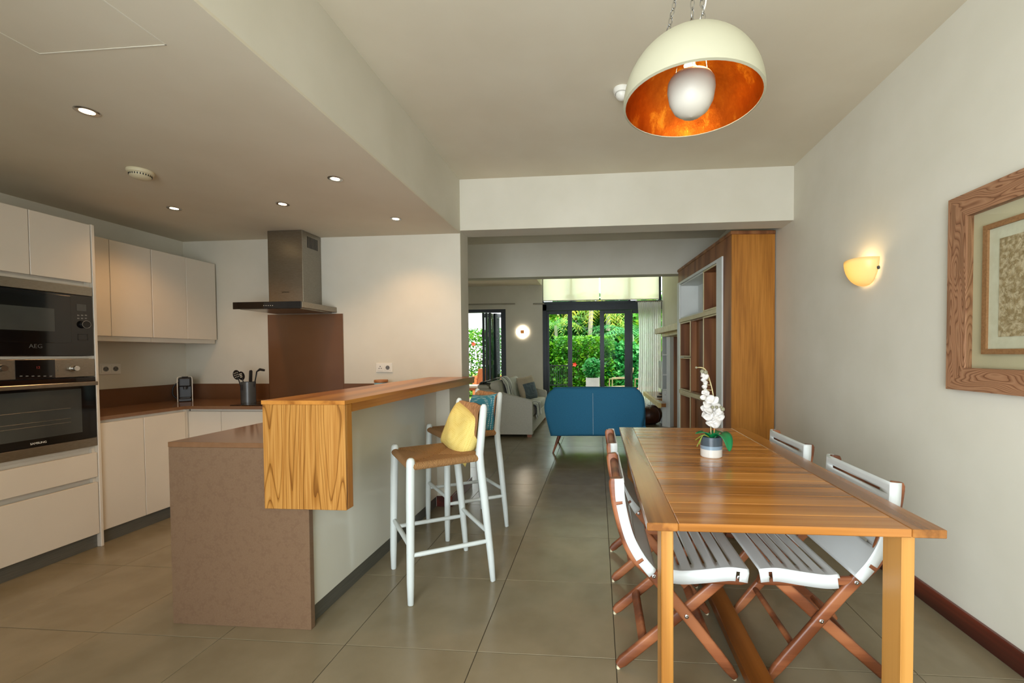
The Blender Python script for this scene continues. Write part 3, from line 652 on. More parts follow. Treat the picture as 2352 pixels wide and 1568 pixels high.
def utensil(lab, name, kind, px_, py_, lean):
    t = thing(name, lab, 'utensil', (ux, uy, WZ + .008), group='utensils in the grey holder')
    p = at(px_, py_, y=uy); hx, hz = p.x - ux, p.z - WZ - .008
    s0 = Vector((lean * .02, 0, 0)); e = Vector((hx, 0, hz))
    kx = lambda m_, n_, mt_, **q: m_.build(n_, mt_, t, world=False, **q)
    if kind == 'skimmer':
        tl = math.atan2(hx - s0.x, hz) ; kx(MB().tube([s0, s0.lerp(e, .7), e], [.005, .005, .004], 8), 'handle', 'black_plastic', smooth=50)
        m_, T = disk_head(e + Vector((hx, 0, hz)).normalized() * .022, .036, .044, tl, 0); hd = kx(m_, 'head', 'black_plastic', smooth=50)
        for q in range(9):
            c = T @ Vector(((q % 3 - 1) * .015, -.004, (q // 3 - 1) * .018)); MB().obox(c - Vector((0, 0, 0)), (.006, .003, .006)).build('hole', 'wall_paint', hd, world=False)
    elif kind == 'spoon':
        tl = math.atan2(hx - s0.x, hz); kx(MB().tube([s0, s0.lerp(e, .7), e], [.005, .005, .004], 8), 'handle', 'black_plastic', smooth=50)
        m_, T = disk_head(e + Vector((hx, 0, hz)).normalized() * .02, .031, .04, tl, 0); hd = kx(m_, 'head', 'black_plastic', smooth=50)
        for q in range(3): MB().obox(T @ Vector((.0, -.005, .018 - q * .014)), (.026 - q * .004, .003, .006), (0, tl, 0)).build('slot', 'wall_paint', hd, world=False)
    elif kind == 'spatula':
        kx(MB().tube([s0, s0.lerp(e, .8)], .006, 8), 'handle', 'black_plastic'); d = (e - s0).normalized()
        kx(MB().tube([s0.lerp(e, .62), s0.lerp(e, .72), e + d * .01, e + d * .02], [.014, .019, .019, .012], 10, r2=[.006, .006, .006, .004]), 'blade', 'black_plastic', smooth=50)
    else:
        kx(MB().tube([s0, (hx - .05, 0, hz - .06), (hx - .042, 0, hz - .02), (hx - .012, 0, hz), (hx + .03, 0, hz - .008)], [.005, .005, .006, .009, .006], 8, r2=[.005, .005, .006, .012, .01]), 'handle', 'black_plastic', smooth=60)
utensil('black plastic skimmer spoon dotted with small holes', 'skimmer_spoon', 'skimmer', 546, 866, -1)
utensil('black plastic slotted spoon beside the skimmer', 'slotted_spoon', 'spoon', 556, 868, .4)
utensil('black plastic spatula with a rounded plain blade', 'spatula', 'spatula', 576, 855, .6)
utensil('black curved ladle bending over the rim towards the splashback', 'ladle', 'ladle', 600, 848, 1)
# jar on the far worktop
jp = Vector((at(875, 876, y=3.74).x, 3.74, 0))
t = thing('storage_jar', 'pale blue jar with wooden lid peeping over the bar', 'jar', (jp.x, jp.y, WZ))
MB().lathe([(.052, 0), (.056, .01), (.056, .155), (.05, .165), (0, .165)], n=28).build('jar_body', 'jar_blue', t, world=False, smooth=40)
MB().lathe([(.057, .165), (.059, .168), (.059, .185), (.056, .189), (0, .189)], n=28).build('lid', 'lid_wood', t, world=False, smooth=40)

# ---------------- island and bar
t = thing('kitchen_island', 'kitchen island with speckled brown stone end and glossy cream back panel', 'kitchen island', (-1.70, 2.6, 0))
B(-2.052, -1.348, 1.898, 1.928, 0, .858, bev=.0015).build('end_panel', 'quartz', t)
B(-2.052, -1.39, 1.896, 3.298, .858, .882, bev=.0015).build('worktop', 'brown_top', t)
B(-2.03, -1.40, 1.93, 3.298, .09, .856).build('cabinet_body', 'lacquer', t)
for a, c in ((1.935, 2.385), (2.389, 2.839), (2.843, 3.293)): B(-2.05, -2.03, a, c, .095, .834, bev=.002).build('cabinet_door', 'lacquer', t)
B(-1.388, -1.362, 1.93, 3.30, .092, 1.022).build('back_panel', 'gloss_panel', t)
B(-1.388, -1.366, 3.302, 3.555, .092, 1.022).build('back_panel', 'lacquer', t)
B(-1.40, -1.376, 1.93, 3.55, 0, .09).build('plinth', 'plinth_metal', t)
t = thing('bar_counter', 'honey oak breakfast bar top folding down over the island end', 'bar counter', (-1.35, 2.9, .58))
MB().prism([(-1.556, 1.878), (-1.15, 1.878), (-1.15, 3.97), (-1.2485, 3.97), (-1.2485, 3.898), (-1.556, 3.898)], 'z', 1.066, 1.084).build('bar_top', 'oak', t)
MB().prism([(-1.553, 1.94), (-1.152, 1.94), (-1.152, 3.967), (-1.2485, 3.967), (-1.2485, 3.898), (-1.553, 3.898)], 'z', 1.026, 1.0655).build('bar_core', 'oak', t)
B(-1.553, -1.152, 1.880, 1.8960, .578, 1.0655, bev=.002).build('end_face', 'oak_face', t)
MB().box(-1.345, -1.152, 1.8962, 1.938, .578, 1.0655, bev=.002).box(-1.553, -1.3455, 1.8962, 1.938, .884, 1.0655, bev=.002).build('end_block', 'shelf_oak', t)

# ================================================================== BAR STOOLS
# local frame: +x is the front of the stool, y to its side
def stool():
    t = thing('bar_stool', '', 'stool', group='woven bar stools')
    k = lambda m_, n_, mt_, **q: m_.build(n_, mt_, t, world=False, **q)
    for s_ in (-1, 1):
        k(MB().tube([(.226, s_ * .226, 0), (.2255, s_ * .2255, .004), (.225, s_ * .225, .12), (.217, s_ * .214, .55), (.212, s_ * .208, .735), (.212, s_ * .208, .75), (.212, s_ * .208, .757)],
                    [.0135, .0155, .019, .022, .022, .018, .010], 14), 'leg', 'stool_paint', smooth=50)
        k(MB().tube([(-.228, s_ * .229, 0), (-.2275, s_ * .2285, .004), (-.217, s_ * .226, .14), (-.183, s_ * .219, .5), (-.166, s_ * .214, .66), (-.162, s_ * .212, .73), (-.168, s_ * .212, .79), (-.188, s_ * .212, .985), (-.19, s_ * .212, 1.0), (-.191, s_ * .212, 1.01)],
                    [.0135, .0155, .019, .0225, .0225, .0225, .022, .020, .017, .009], 14), 'back_post', 'stool_paint', smooth=50)
    def rung(a, b, r=.0125): k(MB().tube([a, Vector(a).lerp(Vector(b), .12), Vector(a).lerp(Vector(b), .88), b], [r * .8, r, r, r * .8], 12), 'rung', 'stool_paint', smooth=50)
    for s_ in (-1, 1): rung((.222, s_ * .222, .255), (-.207, s_ * .224, .235))
    rung((.221, -.221, .30), (.221, .221, .30)); rung((-.202, -.223, .285), (-.202, .223, .285))
    # rush seat: four triangles meeting in the middle, strands parallel to each edge
    N = 24; hx0, hx1, hy = -.16, .212, .208; mb = MB()
    zt = lambda u, v: .715 + .018 * max(abs(u), abs(v)) - .009 * math.exp(-((abs(u) - abs(v)) / .07) ** 2)
    P = lambda u, v: ((hx0 + hx1) / 2 + u * (hx1 - hx0) / 2, v * hy, zt(u, v))
    for i in range(N):
        for j in range(N):
            u0, u1, v0, v1 = [-1 + 2 * q / N for q in (i, i + 1, j, j + 1)]; uc, vc = (u0 + u1) / 2, (v0 + v1) / 2
            mb.add([P(u0, v0), P(u1, v0), P(u1, v1), P(u0, v1)], [(0, 1, 2, 3)], 0 if abs(uc) > abs(vc) else 1)
    # rolled rims around the seat rails
    c0, c1 = (hx0 - .0, hx1 + .0), (-hy, hy); r_ = .021; zr = .712
    for s_ in (-1, 1):
        mb.tube([(hx0, s_ * hy, zr), (hx1, s_ * hy, zr)], r_, 12, mi=1)
    mb.tube([(hx1, -hy, zr), (hx1, hy, zr)], r_, 12, mi=0); mb.tube([(hx0, -hy, zr), (hx0, hy, zr)], r_, 12, mi=0)
    mb.box(hx0, hx1, -hy, hy, .700, .706, mi=1)
    k(mb, 'rush_seat', ['wicker_across', 'wicker_along'], smooth=40)
    # woven back band between the posts
    mb = MB(); prof = [(-.168, .80), (-.172, .83), (-.182, .93), (-.187, .985)]
    secs = [[(-.2, -.016), (.2, -.016), (.2, .016), (-.2, .016)]] * 4
    n = 10; rows = []
    for i in range(n + 1):
        f = i / n; z = .80 + f * .195; x = -.166 - .022 * f; th = .020 * (1 - abs(2 * f - 1) ** 6) + .004
        rows.append((x, z, th))
    for s_ in (1, -1):
        q0 = len(mb.v)
        for x, z, th in rows:
            for j in range(13):
                v = -1 + 2 * j / 12; mb.v.append((x + s_ * (th + .0015 * math.sin(j * 2.1 + z * 40)) - .03 * (1 - v * v), v * .203, z + .002 * math.sin(j * 1.3)))
        for i in range(n):
            for j in range(12): a = q0 + i * 13 + j; mb.f.append((a, a + 1, a + 14, a + 13)); mb.mi.append(0)
    k(mb, 'woven_back', 'wicker_back', smooth=50)
    return t
st = stool(); fa = math.atan2(-.59, -.807)
st.location = (-.919, 2.444, 0); st.rotation_euler.z = fa + R(.25); st['label'] = 'white bar stool with woven rush seat holding the yellow cushion'
s2 = copy_tree(st); s2.location = (-1.0048, 3.2071, 0); s2.rotation_euler.z = fa + R(2.25); s2['label'] = 'white bar stool with woven rush seat holding the teal cushion'
def loose_cushion(lab, name, mat, wd, ht, th, loc, rot, seed):
    o = pillow(wd, ht, th, seed=seed).build(name, mat, None, world=False, smooth=70, weld=True)
    o.location = loc; o.rotation_euler = [R(a) for a in rot]; return tag(o, lab, 'cushion')
loose_cushion('yellow dotted cushion leaning on the nearer stool', 'yellow_cushion', 'yellow_fabric', .385, .305, .13, (-.830, 2.585, .822), (-20.3, 12.6, -48.7), 3)
loose_cushion('teal patterned cushion leaning on the stool nearer the living room', 'teal_cushion', 'teal_fabric', .36, .30, .10, (-.897, 3.283, .835), (-12.7, -5.1, -41.7), 5)

# ================================================================== DINING TABLE
TZ = .752; tx0, tx1, ty0, ty1 = .154, 1.047, 1.38, 3.174; bw = .098
t = thing('dining_table', 'long teak dining table with slatted top and block legs', 'dining table', (.6, 2.277, 0))
for a in (tx0, tx1 - bw): B(a, a + bw, ty0, ty1, TZ - .026, TZ, bev=.0025).build('side_board', 'teak_board', t)
n = 18; pt_ = (ty1 - ty0) / n; pp = None
for i in range(n):
    if pp is None:
        pm = MB().box(-(tx1 - tx0 - 2 * bw) / 2 + .0008, (tx1 - tx0 - 2 * bw) / 2 - .0008, -pt_ / 2 + .0011, pt_ / 2 - .0011, -.026, 0, bev=.0028)
        o = pp = pm.build('plank', 'teak_table', t, world=False)
    else: o = pp.copy(); COL.objects.link(o)
    o.location = (0.0005, ty0 + (i + .5) * pt_ - 2.277, TZ)
for x in (.208, .962 - .0):
    for y in (1.446, 3.015): B(x, x + .04, y, y + .095, 0, TZ - .026, bev=.003).build('leg', 'teak_leg', t)
for y in (1.463, 3.033): B(.248, .962, y, y + .06, TZ - .05, TZ - .027, bev=.002).build('cross_rail', 'teak_leg', t)
for y in (1.455, 3.025): B(.248, .962, y, y + .07, .03, .075, bev=.003).build('foot_rail', 'teak_dark', t)
B(.553, .643, 1.525, 3.025, .035, .080, bev=.004).build('stretcher', 'teak_dark', t)
for x in (.253, .92): B(x, x + .025, 1.542, 3.013, TZ - .075, TZ - .027, bev=.002).build('side_rail', 'teak_dark', t)

# ================================================================== FOLDING CHAIRS
def rrect(a, b, n=3):
    out = []
    r_ = min(a, b) * .75
    for cx, cz, s0 in ((a - r_, b - r_, 0), (-a + r_, b - r_, 90), (-a + r_, -b + r_, 180), (a - r_, -b + r_, 270)):
        for j in range(n + 1): an = R(s0 + 90 * j / n); out.append((cx + r_ * math.cos(an), cz + r_ * math.sin(an)))
    return out
def shell(path, W, slots, slot_w, notches, flange, inner):
    """a bent white panel along path (x,z), W wide, with cross slots and turned-down side flanges"""
    L_ = [0]
    for a, b in zip(path, path[1:]): L_.append(L_[-1] + (Vector(b) - Vector(a)).length)
    T_ = L_[-1]
    def pos(s_):
        s_ = max(0, min(T_, s_))
        for i in range(len(path) - 1):
            if s_ <= L_[i + 1] + 1e-9: f = (s_ - L_[i]) / max(L_[i + 1] - L_[i], 1e-9); p = Vector(path[i]).lerp(Vector(path[i + 1]), f); d = (Vector(path[i + 1]) - Vector(path[i])).normalized(); return p, Vector((d.y, -d.x))
    brk = sorted(set([0, T_] + [x for a, b in slots + notches for x in (a, b)] + [T_ * i / 26 for i in range(27)]))
    brk = [b for i, b in enumerate(brk) if i == 0 or b - brk[i - 1] > .0015]
    h = W / 2; cols = [(-h - .004, flange), (-h - .004, .010), (-h + .004, 0), (-slot_w / 2, 0), (slot_w / 2, 0), (h - .004, 0), (h + .004, .010), (h + .004, flange)]
    mb = MB()
    for s_ in brk:
        p, nn = pos(s_)
        e = 1.0
        for y, dn in cols: q = p + nn * dn * (1 if inner > 0 else 1); mb.v.append((q.x, y, q.y))
    nc = len(cols)
    inr = lambda x, rs: any(a <= x <= b for a, b in rs)
    for i in range(len(brk) - 1):
        mid = (brk[i] + brk[i + 1]) / 2
        for j in range(nc - 1):
            if j == 3 and inr(mid, slots): continue
            if j in (0, nc - 2) and inr(mid, notches): continue
            a = i * nc + j; mb.f.append((a, a + 1, a + nc + 1, a + nc)); mb.mi.append(0)
    return mb
def chair():
    t = thing('folding_chair', '', 'chair', group='folding chairs around the dining table')
    k = lambda m_, n_, mt_, **q: m_.build(n_, mt_, t, world=False, **q)
    ox = -.30; ys = .215
    A = catmull([(.068 + ox, .795), (.080 + ox, .70), (.112 + ox, .57), (.152 + ox, .478), (.222 + ox, .403), (.345 + ox, .252), (.535 + ox, .012)], 5)
    kk = [.9, 1.25] + [1.3] * 10 + [1.3 - .03 * j for j in range(10)] + [1] * (len(A) - 24) + [.9, .6]
    for s_ in (-1, 1):
        secs = [[(a * q, b) for a, b in rrect(.022, .0125)] for q in kk]
        k(MB().sweep([(p.x, s_ * ys, p.y) for p in A], secs, up=(0, 1, 0)), 'back_leg', 'chair_teak', smooth=45)
        Bp = [(.512 + ox, .405), (.50 + ox, .394), (.345 + ox, .252), (.095 + ox, .031), (.078 + ox, .016)]; kb = [.7, 1, 1, 1, .65]
        k(MB().sweep([(x, s_ * (ys - .028), z) for x, z in Bp], [[(a * q, b) for a, b in rrect(.022, .0125)] for q in kb], up=(0, 1, 0)), 'front_leg', 'chair_teak', smooth=45)
        k(MB().sweep([(x, s_ * (ys - .0), z) for x, z in ((.225 + ox, .410), (.40 + ox, .399), (.555 + ox, .397), (.578 + ox, .404))], [rrect(.016, .0115)] * 4, up=(0, 1, 0)), 'seat_rail', 'chair_teak', smooth=45)
        for x, z in ((.345, .252), (.218, .428 - .02), (.545, .415)):
            T = Matrix.Translation((x + ox, s_ * (ys + .0125), z)) @ Matrix.Rotation(R(-90 * s_), 4, 'X')
            k(MB().lathe([(.0085, -.001), (.0085, .003), (.006, .0045), (.003, .0045), (.003, .003), (0, .003)], n=14, mat=T), 'bolt', 'chrome', smooth=40)
        for x, yy in ((.533, ys), (.079, ys - .028)): k(MB().lathe([(.008, 0), (.008, .012), (0, .012)], c=(x + ox, s_ * yy, 0), n=12), 'foot_pad', 'cream_plastic')
    k(MB().rod((.077 + ox, -ys, .757), (.077 + ox, ys, .757), .018, 14), 'top_rail', 'chair_teak', smooth=50)
    for z_, x_, yy in ((.115, .18, ys - .028), (.13, .435, ys - .004)): k(MB().sweep([(x_ + ox, -yy, z_), (x_ + ox, yy, z_)], [rrect(.011, .02)] * 2, up=(.7, 0, .7)), 'cross_bar', 'chair_teak', smooth=45)
    # back panel
    bp = catmull([(.100 + ox, .797), (.106 + ox, .70), (.136 + ox, .575), (.176 + ox, .495), (.212 + ox, .448), (.226 + ox, .432)], 5)
    bp = [(p.x, p.y) for p in bp]
    sh = shell(bp, .462, [(.038, .050), (.11, .121), (.18, .191), (.25, .261)], .345, [(.088, .100), (.322, .336)], .036, 1)
    o = k(sh, 'back_panel', 'chair_white', smooth=40); md = o.modifiers.new('thickness', 'SOLIDIFY'); md.thickness = .0035; md.offset = 0
    sp = catmull([(.283 + ox, .436), (.33 + ox, .432), (.41 + ox, .440), (.50 + ox, .452), (.545 + ox, .451), (.582 + ox, .446)], 6)
    sp = [(p.x, p.y) for p in sp]
    sh = shell(sp, .462, [(.035, .044), (.085, .094), (.135, .144), (.185, .194), (.235, .244)], .36, [(.252, .266), (0, .010)], .048, 1)
    o = k(sh, 'seat_panel', 'chair_white', smooth=40); md = o.modifiers.new('thickness', 'SOLIDIFY'); md.thickness = .0035; md.offset = 0
    return t
c0 = chair(); c0.location = (.300, 1.945, 0); c0['label'] = 'white slatted folding teak chair nearest the bar stools, tucked under the near table end'
c1 = copy_tree(c0); c1.location = (.304, 2.622, 0); c1['label'] = 'white slatted folding teak chair on the kitchen side, nearer the blue sofa'
c2 = copy_tree(c0); c2.location = (.902, 1.952, 0); c2.rotation_euler.z = R(180); c2['label'] = 'white slatted folding teak chair beside the wall, at the near table end'
c3 = copy_tree(c0); c3.location = (.902, 2.64, 0); c3.rotation_euler.z = R(180); c3['label'] = 'white slatted folding teak chair beside the wall, nearer the oak bookcase'

# ================================================================== ORCHID
t = thing('potted_orchid', 'white artificial orchid in a banded grey, blue and white pot on the table', 'plant', (.588, 2.30, TZ))
k = lambda m_, n_, mt_, **q: m_.build(n_, mt_, t, world=False, **q)
k(MB().lathe([(.05, 0), (.054, .004), (.0545, .042), ], n=36, cap=True), 'pot_base', 'pot_white', smooth=40)
k(MB().lathe([(.0545, .042), (.055, .060)], n=36, cap=False), 'pot_band', 'pot_blue', smooth=40)
k(MB().lathe([(.055, .060), (.0555, .104), (.052, .106), (.050, .095), (0, .093)], n=36, cap=False), 'pot_rim', 'pot_charcoal', smooth=40)
def leafblade(path, wd, seg=8):
    mb = MB(); pts = catmull(path, 6); n_ = len(pts)
    for i, p in enumerate(pts):
        f = i / (n_ - 1); wv = wd * math.sin(math.pi * min(1, .12 + f * .88) ** .8) ** .7 if f < 1 else .002
        d = (pts[min(i + 1, n_ - 1)] - pts[max(i - 1, 0)]).normalized(); sd = d.cross(Vector((0, 0, 1))); sd = sd.normalized() if sd.length > 1e-4 else Vector((0, 1, 0))
        up_ = sd.cross(d)
        for j, a in enumerate((-1, -.5, 0, .5, 1)): mb.v.append(tuple(p + sd * a * wv + up_ * (.25 * wv * abs(a) ** 1.5)))
    for i in range(n_ - 1):
        for j in range(4): a = i * 5 + j; mb.f.append((a, a + 1, a + 6, a + 5)); mb.mi.append(0)
    return mb
def solid(o, th): md = o.modifiers.new('thickness', 'SOLIDIFY'); md.thickness = th; return o
solid(k(leafblade([(.012, -.005, .095), (.035, -.035, .122), (.058, -.068, .105), (.068, -.085, .045)], .044), 'leaf', 'orchid_leaf', smooth=60), .002)
solid(k(leafblade([(.0, .0, .095), (.03, .02, .122), (.07, .03, .118)], .03), 'leaf', 'orchid_leaf', smooth=60), .002)
solid(k(leafblade([(-.005, -.005, .095), (-.04, -.015, .125), (-.085, -.02, .122)], .03), 'leaf', 'orchid_leaf', smooth=60), .002)
for j, (dx, dy, dz) in enumerate(((-.085, -.05, .06), (-.075, -.06, .075), (-.07, -.04, .082), (-.088, -.03, .09))):
    k(MB().tube(catmull([(-.01, -.02, .10), (-.05, -.04, .118), (dx, dy, dz)], 5), .0018, 6), 'air_root', 'root_green', smooth=60)
k(MB().rod((.012, 0, .08), (.022, 0, .27), .0035, 8), 'support_stick', 'bamboo', smooth=50)
stem = catmull([(0, 0, .09), (-.002, 0, .17), (.012, -.005, .25), (.005, -.01, .33), (-.012, -.01, .40), (-.032, -.01, .45), (-.055, -.01, .463), (-.08, -.01, .462)], 6)
k(MB().tube(stem, [.003] * (len(stem) - 6) + [.0025, .0022, .002, .0018, .0015, .001], 8), 'stem', 'orchid_stem', smooth=60)
for z, x in ((.345, .003), (.372, -.005), (.398, -.012), (.42, -.02), (.437, -.028)):
    k(MB().rod((x, -.01, z), (x - .033, -.012, z + .003), .0014, 6), 'side_twig', 'orchid_stem')
pr = random.Random(4)
def petal(c, nrm, r_, seed):
    rr = random.Random(seed); mb = MB(); nv = Vector(nrm).normalized(); q = Vector((0, 0, 1)).rotation_difference(nv).to_matrix().to_4x4(); n_ = 14
    mb.v.append(tuple(Vector(c) + nv * (-.004)))
    for ring, s_ in enumerate((.55, 1)):
        for j in range(n_):
            a = 2 * math.pi * j / n_; w_ = 1 + .12 * math.sin(3 * a + rr.random() * .5); mb.v.append(tuple(Vector(c) + (q @ Vector((r_ * s_ * w_ * math.cos(a), r_ * s_ * .85 * math.sin(a), .006 * s_ * math.sin(2 * a + seed))))))
    for j in range(n_):
        p = (j + 1) % n_; mb.f.append((0, 1 + j, 1 + p)); mb.f.append((1 + j, 1 + n_ + j, 1 + n_ + p, 1 + p)); mb.mi += [0, 0]
    return mb
for i, (x, z, r_) in enumerate(((-.012, .30, .026), (.012, .295, .024), (-.03, .275, .022), (-.005, .268, .024), (.02, .258, .026), (-.02, .245, .026), (.032, .24, .022), (.008, .225, .028), (-.022, .215, .026), (.035, .212, .025), (.0, .2, .028), (.022, .192, .026), (-.012, .178, .022), (.012, .175, .026), (-.04, .255, .02), (-.038, .222, .018), (.045, .228, .018), (-.045, .31, .016))):
    solid(k(petal((x - .004, -.022 - pr.random() * .022, z), (pr.uniform(-.5, .5), -1, pr.uniform(.0, .8)), r_, i), 'petal', 'petal', smooth=70), .0012)
for i, (x, z, r_) in enumerate(((-.03, .345, .016), (-.036, .365, .014), (-.03, .385, .013), (-.04, .40, .014), (-.03, .415, .016), (-.045, .425, .016), (-.025, .328, .017), (-.04, .335, .013))):
    solid(k(petal((x - .004, -.02, z), (pr.uniform(-.6, .6), -1, pr.uniform(-.3, .6)), r_, 40 + i), 'petal', 'petal', smooth=70), .0012)
for x, z, r_ in ((-.05, .443, .011), (-.033, .439, .011), (-.08, .463, .006), (-.006, .262, .008), (.014, .262, .008), (.044, .252, .011), (.036, .262, .008)):
    k(MB().lathe([(r_ * math.sin(math.pi * j / 8), -r_ * math.cos(math.pi * j / 8)) for j in range(9)], c=(x, -.048 if z < .3 else -.014, z), n=12, cap=False), 'bud', 'orchid_bud', smooth=80)

# ================================================================== PENDANT, SCONCE, PICTURE, CEILING FITTINGS
PC = Vector((.339, 1.60, 2.180)); PR = .242
t = thing('pendant_lamp', 'large cream dome pendant lamp with gold-leaf inside above the table', 'pendant lamp', PC)
TT = Matrix.Identity(4)
prof = [(PR * math.cos(a), PR * .965 * math.sin(a)) for a in [math.pi / 2 * i / 20 for i in range(21)]]; prof[-1] = (0, PR * .965)
k = lambda m_, n_, mt_, **q: m_.build(n_, mt_, t, world=False, **q)
sh = k(MB().lathe(prof, n=56, mat=TT, cap=False), 'shade', 'shade_outside', smooth=60)
k(MB().lathe([(r_ * .99, z * .99 + .0003) for r_, z in prof], n=56, mat=TT, cap=False), 'gold_lining', 'gold_leaf', smooth=60)
k(MB().lathe([(PR * .96582, 0), (PR * .96591, -.003), (PR, 0)], n=56, mat=TT, cap=False), 'rim', 'shade_outside', smooth=60)
dp = [(0, -.02), (.035, -.014), (.06, .005), (.076, .035), (.083, .075), (.081, .1), (.072, .115), (.066, .115), (.074, .095), (.076, .07), (.069, .035), (.054, .01), (.03, -.007), (0, -.012)]
k(MB().lathe(dp, n=40, mat=TT @ Matrix.Translation((-.002, 0, -.028)), cap=False), 'diffuser_bowl', 'diffuser_white', smooth=60)
bl = TT @ Vector((.0, 0, .108))
k(MB().lathe([(.026 * math.sin(math.pi * j / 10), -.026 * math.cos(math.pi * j / 10)) for j in range(11)], c=bl, n=20, cap=False), 'bulb', 'bulb_glow', smooth=80)
k(MB().lathe([(.02, .135), (.02, .228)], n=16, mat=TT @ Matrix.Translation((-.008, 0, 0))), 'lamp_socket', 'white_plastic', smooth=40)
for a in (20, 140, 260):
    p = TT @ Vector((.07 * math.cos(R(a)), .07 * math.sin(R(a)), .085)); q = TT @ Vector((.05 * math.cos(R(a)), .05 * math.sin(R(a)), .222))
    k(MB().rod(p, q, .0012, 6), 'bowl_chain', 'chrome')
top = Vector((.012, .0, CZ - PC.z - .03))
def chain(p, q, n_, wr=.0022, hw=.0075, hl=.017):
    mb = MB(); p, q = Vector(p), Vector(q); d = (q - p).normalized(); a = d.orthogonal().normalized(); b = d.cross(a)
    for i in range(n_):
        c = p.lerp(q, (i + .5) / n_); s_ = a if i % 2 else b; pts = []
        for j in range(12):
            an = 2 * math.pi * j / 12; pts.append(c + s_ * hw * math.cos(an) + d * hl * math.sin(an))
        kk = len(mb.v); nn = s_.cross(d)
        for j in range(12):
            rad = (pts[j] - c).normalized()
            for w_ in range(6): aw = 2 * math.pi * w_ / 6; mb.v.append(tuple(pts[j] + rad * wr * math.cos(aw) + nn * wr * math.sin(aw)))
        for j in range(12):
            for w_ in range(6): mb.f.append((kk + j * 6 + w_, kk + j * 6 + (w_ + 1) % 6, kk + ((j + 1) % 12) * 6 + (w_ + 1) % 6, kk + ((j + 1) % 12) * 6 + w_)); mb.mi.append(0)
    return mb
for a, r_ in ((215, .115), (280, .10), (80, .11)):
    c_ = TT @ Vector((r_ * math.cos(R(a)), r_ * math.sin(R(a)), math.sqrt(PR ** 2 - r_ ** 2) * .965))
    k(chain(c_, top, 16, hl=(top - c_).length / 16 * .64), 'chain', 'chrome', smooth=60)
k(MB().tube(catmull([TT @ Vector((0, 0, PR * .965)), (.05, .0, .36), (.018, .01, .5), top], 6), .003, 8), 'cable', 'white_plastic', smooth=60)
k(MB().lathe([(0, CZ - PC.z - .045), (.02, CZ - PC.z - .04), (.05, CZ - PC.z - .015), (.052, CZ - PC.z)], c=(.012, 0, 0), n=28, cap=False), 'ceiling_rose', 'white_plastic', smooth=40)
bw_ = PC + TT @ Vector((.03, -.02, .165))
light('pendant_bulb_light', 'POINT', bw_, 2.6, (1, .70, .36), shadow_soft_size=.03)

# wall sconce: a glass half bowl
SC = Vector((XR, 2.86, 1.70))
t = thing('wall_sconce', 'glowing amber glass half-bowl sconce on the white wall', 'wall lamp', SC)
k = lambda m_, n_, mt_, **q: m_.build(n_, mt_, t, world=False, **q)
mb = MB(); nA, nB = 24, 10
for i in range(nB + 1):
    f = i / nB
    for j in range(nA + 1):
        a = math.pi * j / nA; tw = .012 * math.cos(a)
        rr = math.sin(math.pi / 2 * f) ** .75
        mb.v.append((-(.012 + .118 * rr * math.sin(a)), .128 * rr * math.cos(a), .15 * (1 - math.cos(math.pi / 2 * f)) ** .9 - .006 * math.cos(a) * f + .012 * f * math.sin(a)))
for i in range(nB):
    for j in range(nA): a = i * (nA + 1) + j; mb.f.append((a, a + 1, a + nA + 2, a + nA + 1)); mb.mi.append(0)
o = k(mb, 'glass_bowl', 'sconce_glass', smooth=80); md = o.modifiers.new('thickness', 'SOLIDIFY'); md.thickness = .003
k(B(-.014, 0, -.06, .06, .03, .14, bev=.004), 'back_plate', 'white_plastic')
k(MB().lathe([(.016, 0), (.016, .045), (.011, .06), (0, .06)], c=(-.055, .0, .06), n=16), 'bulb', 'lamp_glow', smooth=60)
k(MB().rod((-.012, -.118, .085), (-.02, -.128, .10), .008, 8), 'clip', 'dark_grey_metal')
light('sconce_light', 'POINT', SC + Vector((-.055, 0, .135)), .7, (1, .74, .4), shadow_soft_size=.025)

# framed artwork
t = thing('framed_artwork', 'square framed straw-and-paper collage in a wide limed oak frame', 'picture', (XR, 1.74, 1.11))
y0, y1, z0, z1, fw = 1.29, 2.194, 1.113, 1.997, .102; xf = 1.645
def mitred(y0, y1, z0, z1, fw, xa, xb, names, mats):
    for side in range(4):
        if side == 0: q = [(y1, z0), (y1, z1), (y1 - fw, z1 - fw), (y1 - fw, z0 + fw)]
        elif side == 1: q = [(y0, z0), (y0, z1), (y0 + fw, z1 - fw), (y0 + fw, z0 + fw)]
        elif side == 2: q = [(y0, z0), (y1, z0), (y1 - fw, z0 + fw), (y0 + fw, z0 + fw)]
        else: q = [(y0, z1), (y1, z1), (y1 - fw, z1 - fw), (y0 + fw, z1 - fw)]
        MB().prism(q, 'x', xa, xb).build(names, mats[side > 1], t)
mitred(y0, y1, z0, z1, fw, xf, XR - .002, 'frame_board', ('frame_wood_upright', 'frame_wood_rail'))
B(XR - .008, XR - .003, y0 + fw, y1 - fw, z0 + fw, z1 - fw).build('mat_board', 'mat_board', t)
iy0, iy1, iz0, iz1 = y0 + fw + .072, y1 - fw - .072, z0 + fw + .062, z1 - fw - .068
mitred(iy0, iy1, iz0, iz1, .022, xf + .010, XR - .008, 'inner_frame_board', ('inner_frame_wood', 'inner_frame_wood'))
B(xf + .020, xf + .028, iy0 + .022, iy1 - .022, iz0 + .022, iz1 - .022).build('paper_sheet', 'paper_pulp', t)
e = .022 + .05
ar = MB(); q = random.Random(3)
B(xf + .017, xf + .020, iy0 + e, iy1 - e, iz0 + e, iz1 - e).build('straw_collage', 'straw_paper', t)
B(xf + .0145, xf + .0170, iy0 + e + .11, iy1 - e - .11, iz0 + e + .10, iz1 - e - .09, bev=.001).build('paper_square', 'paper_pulp', t)
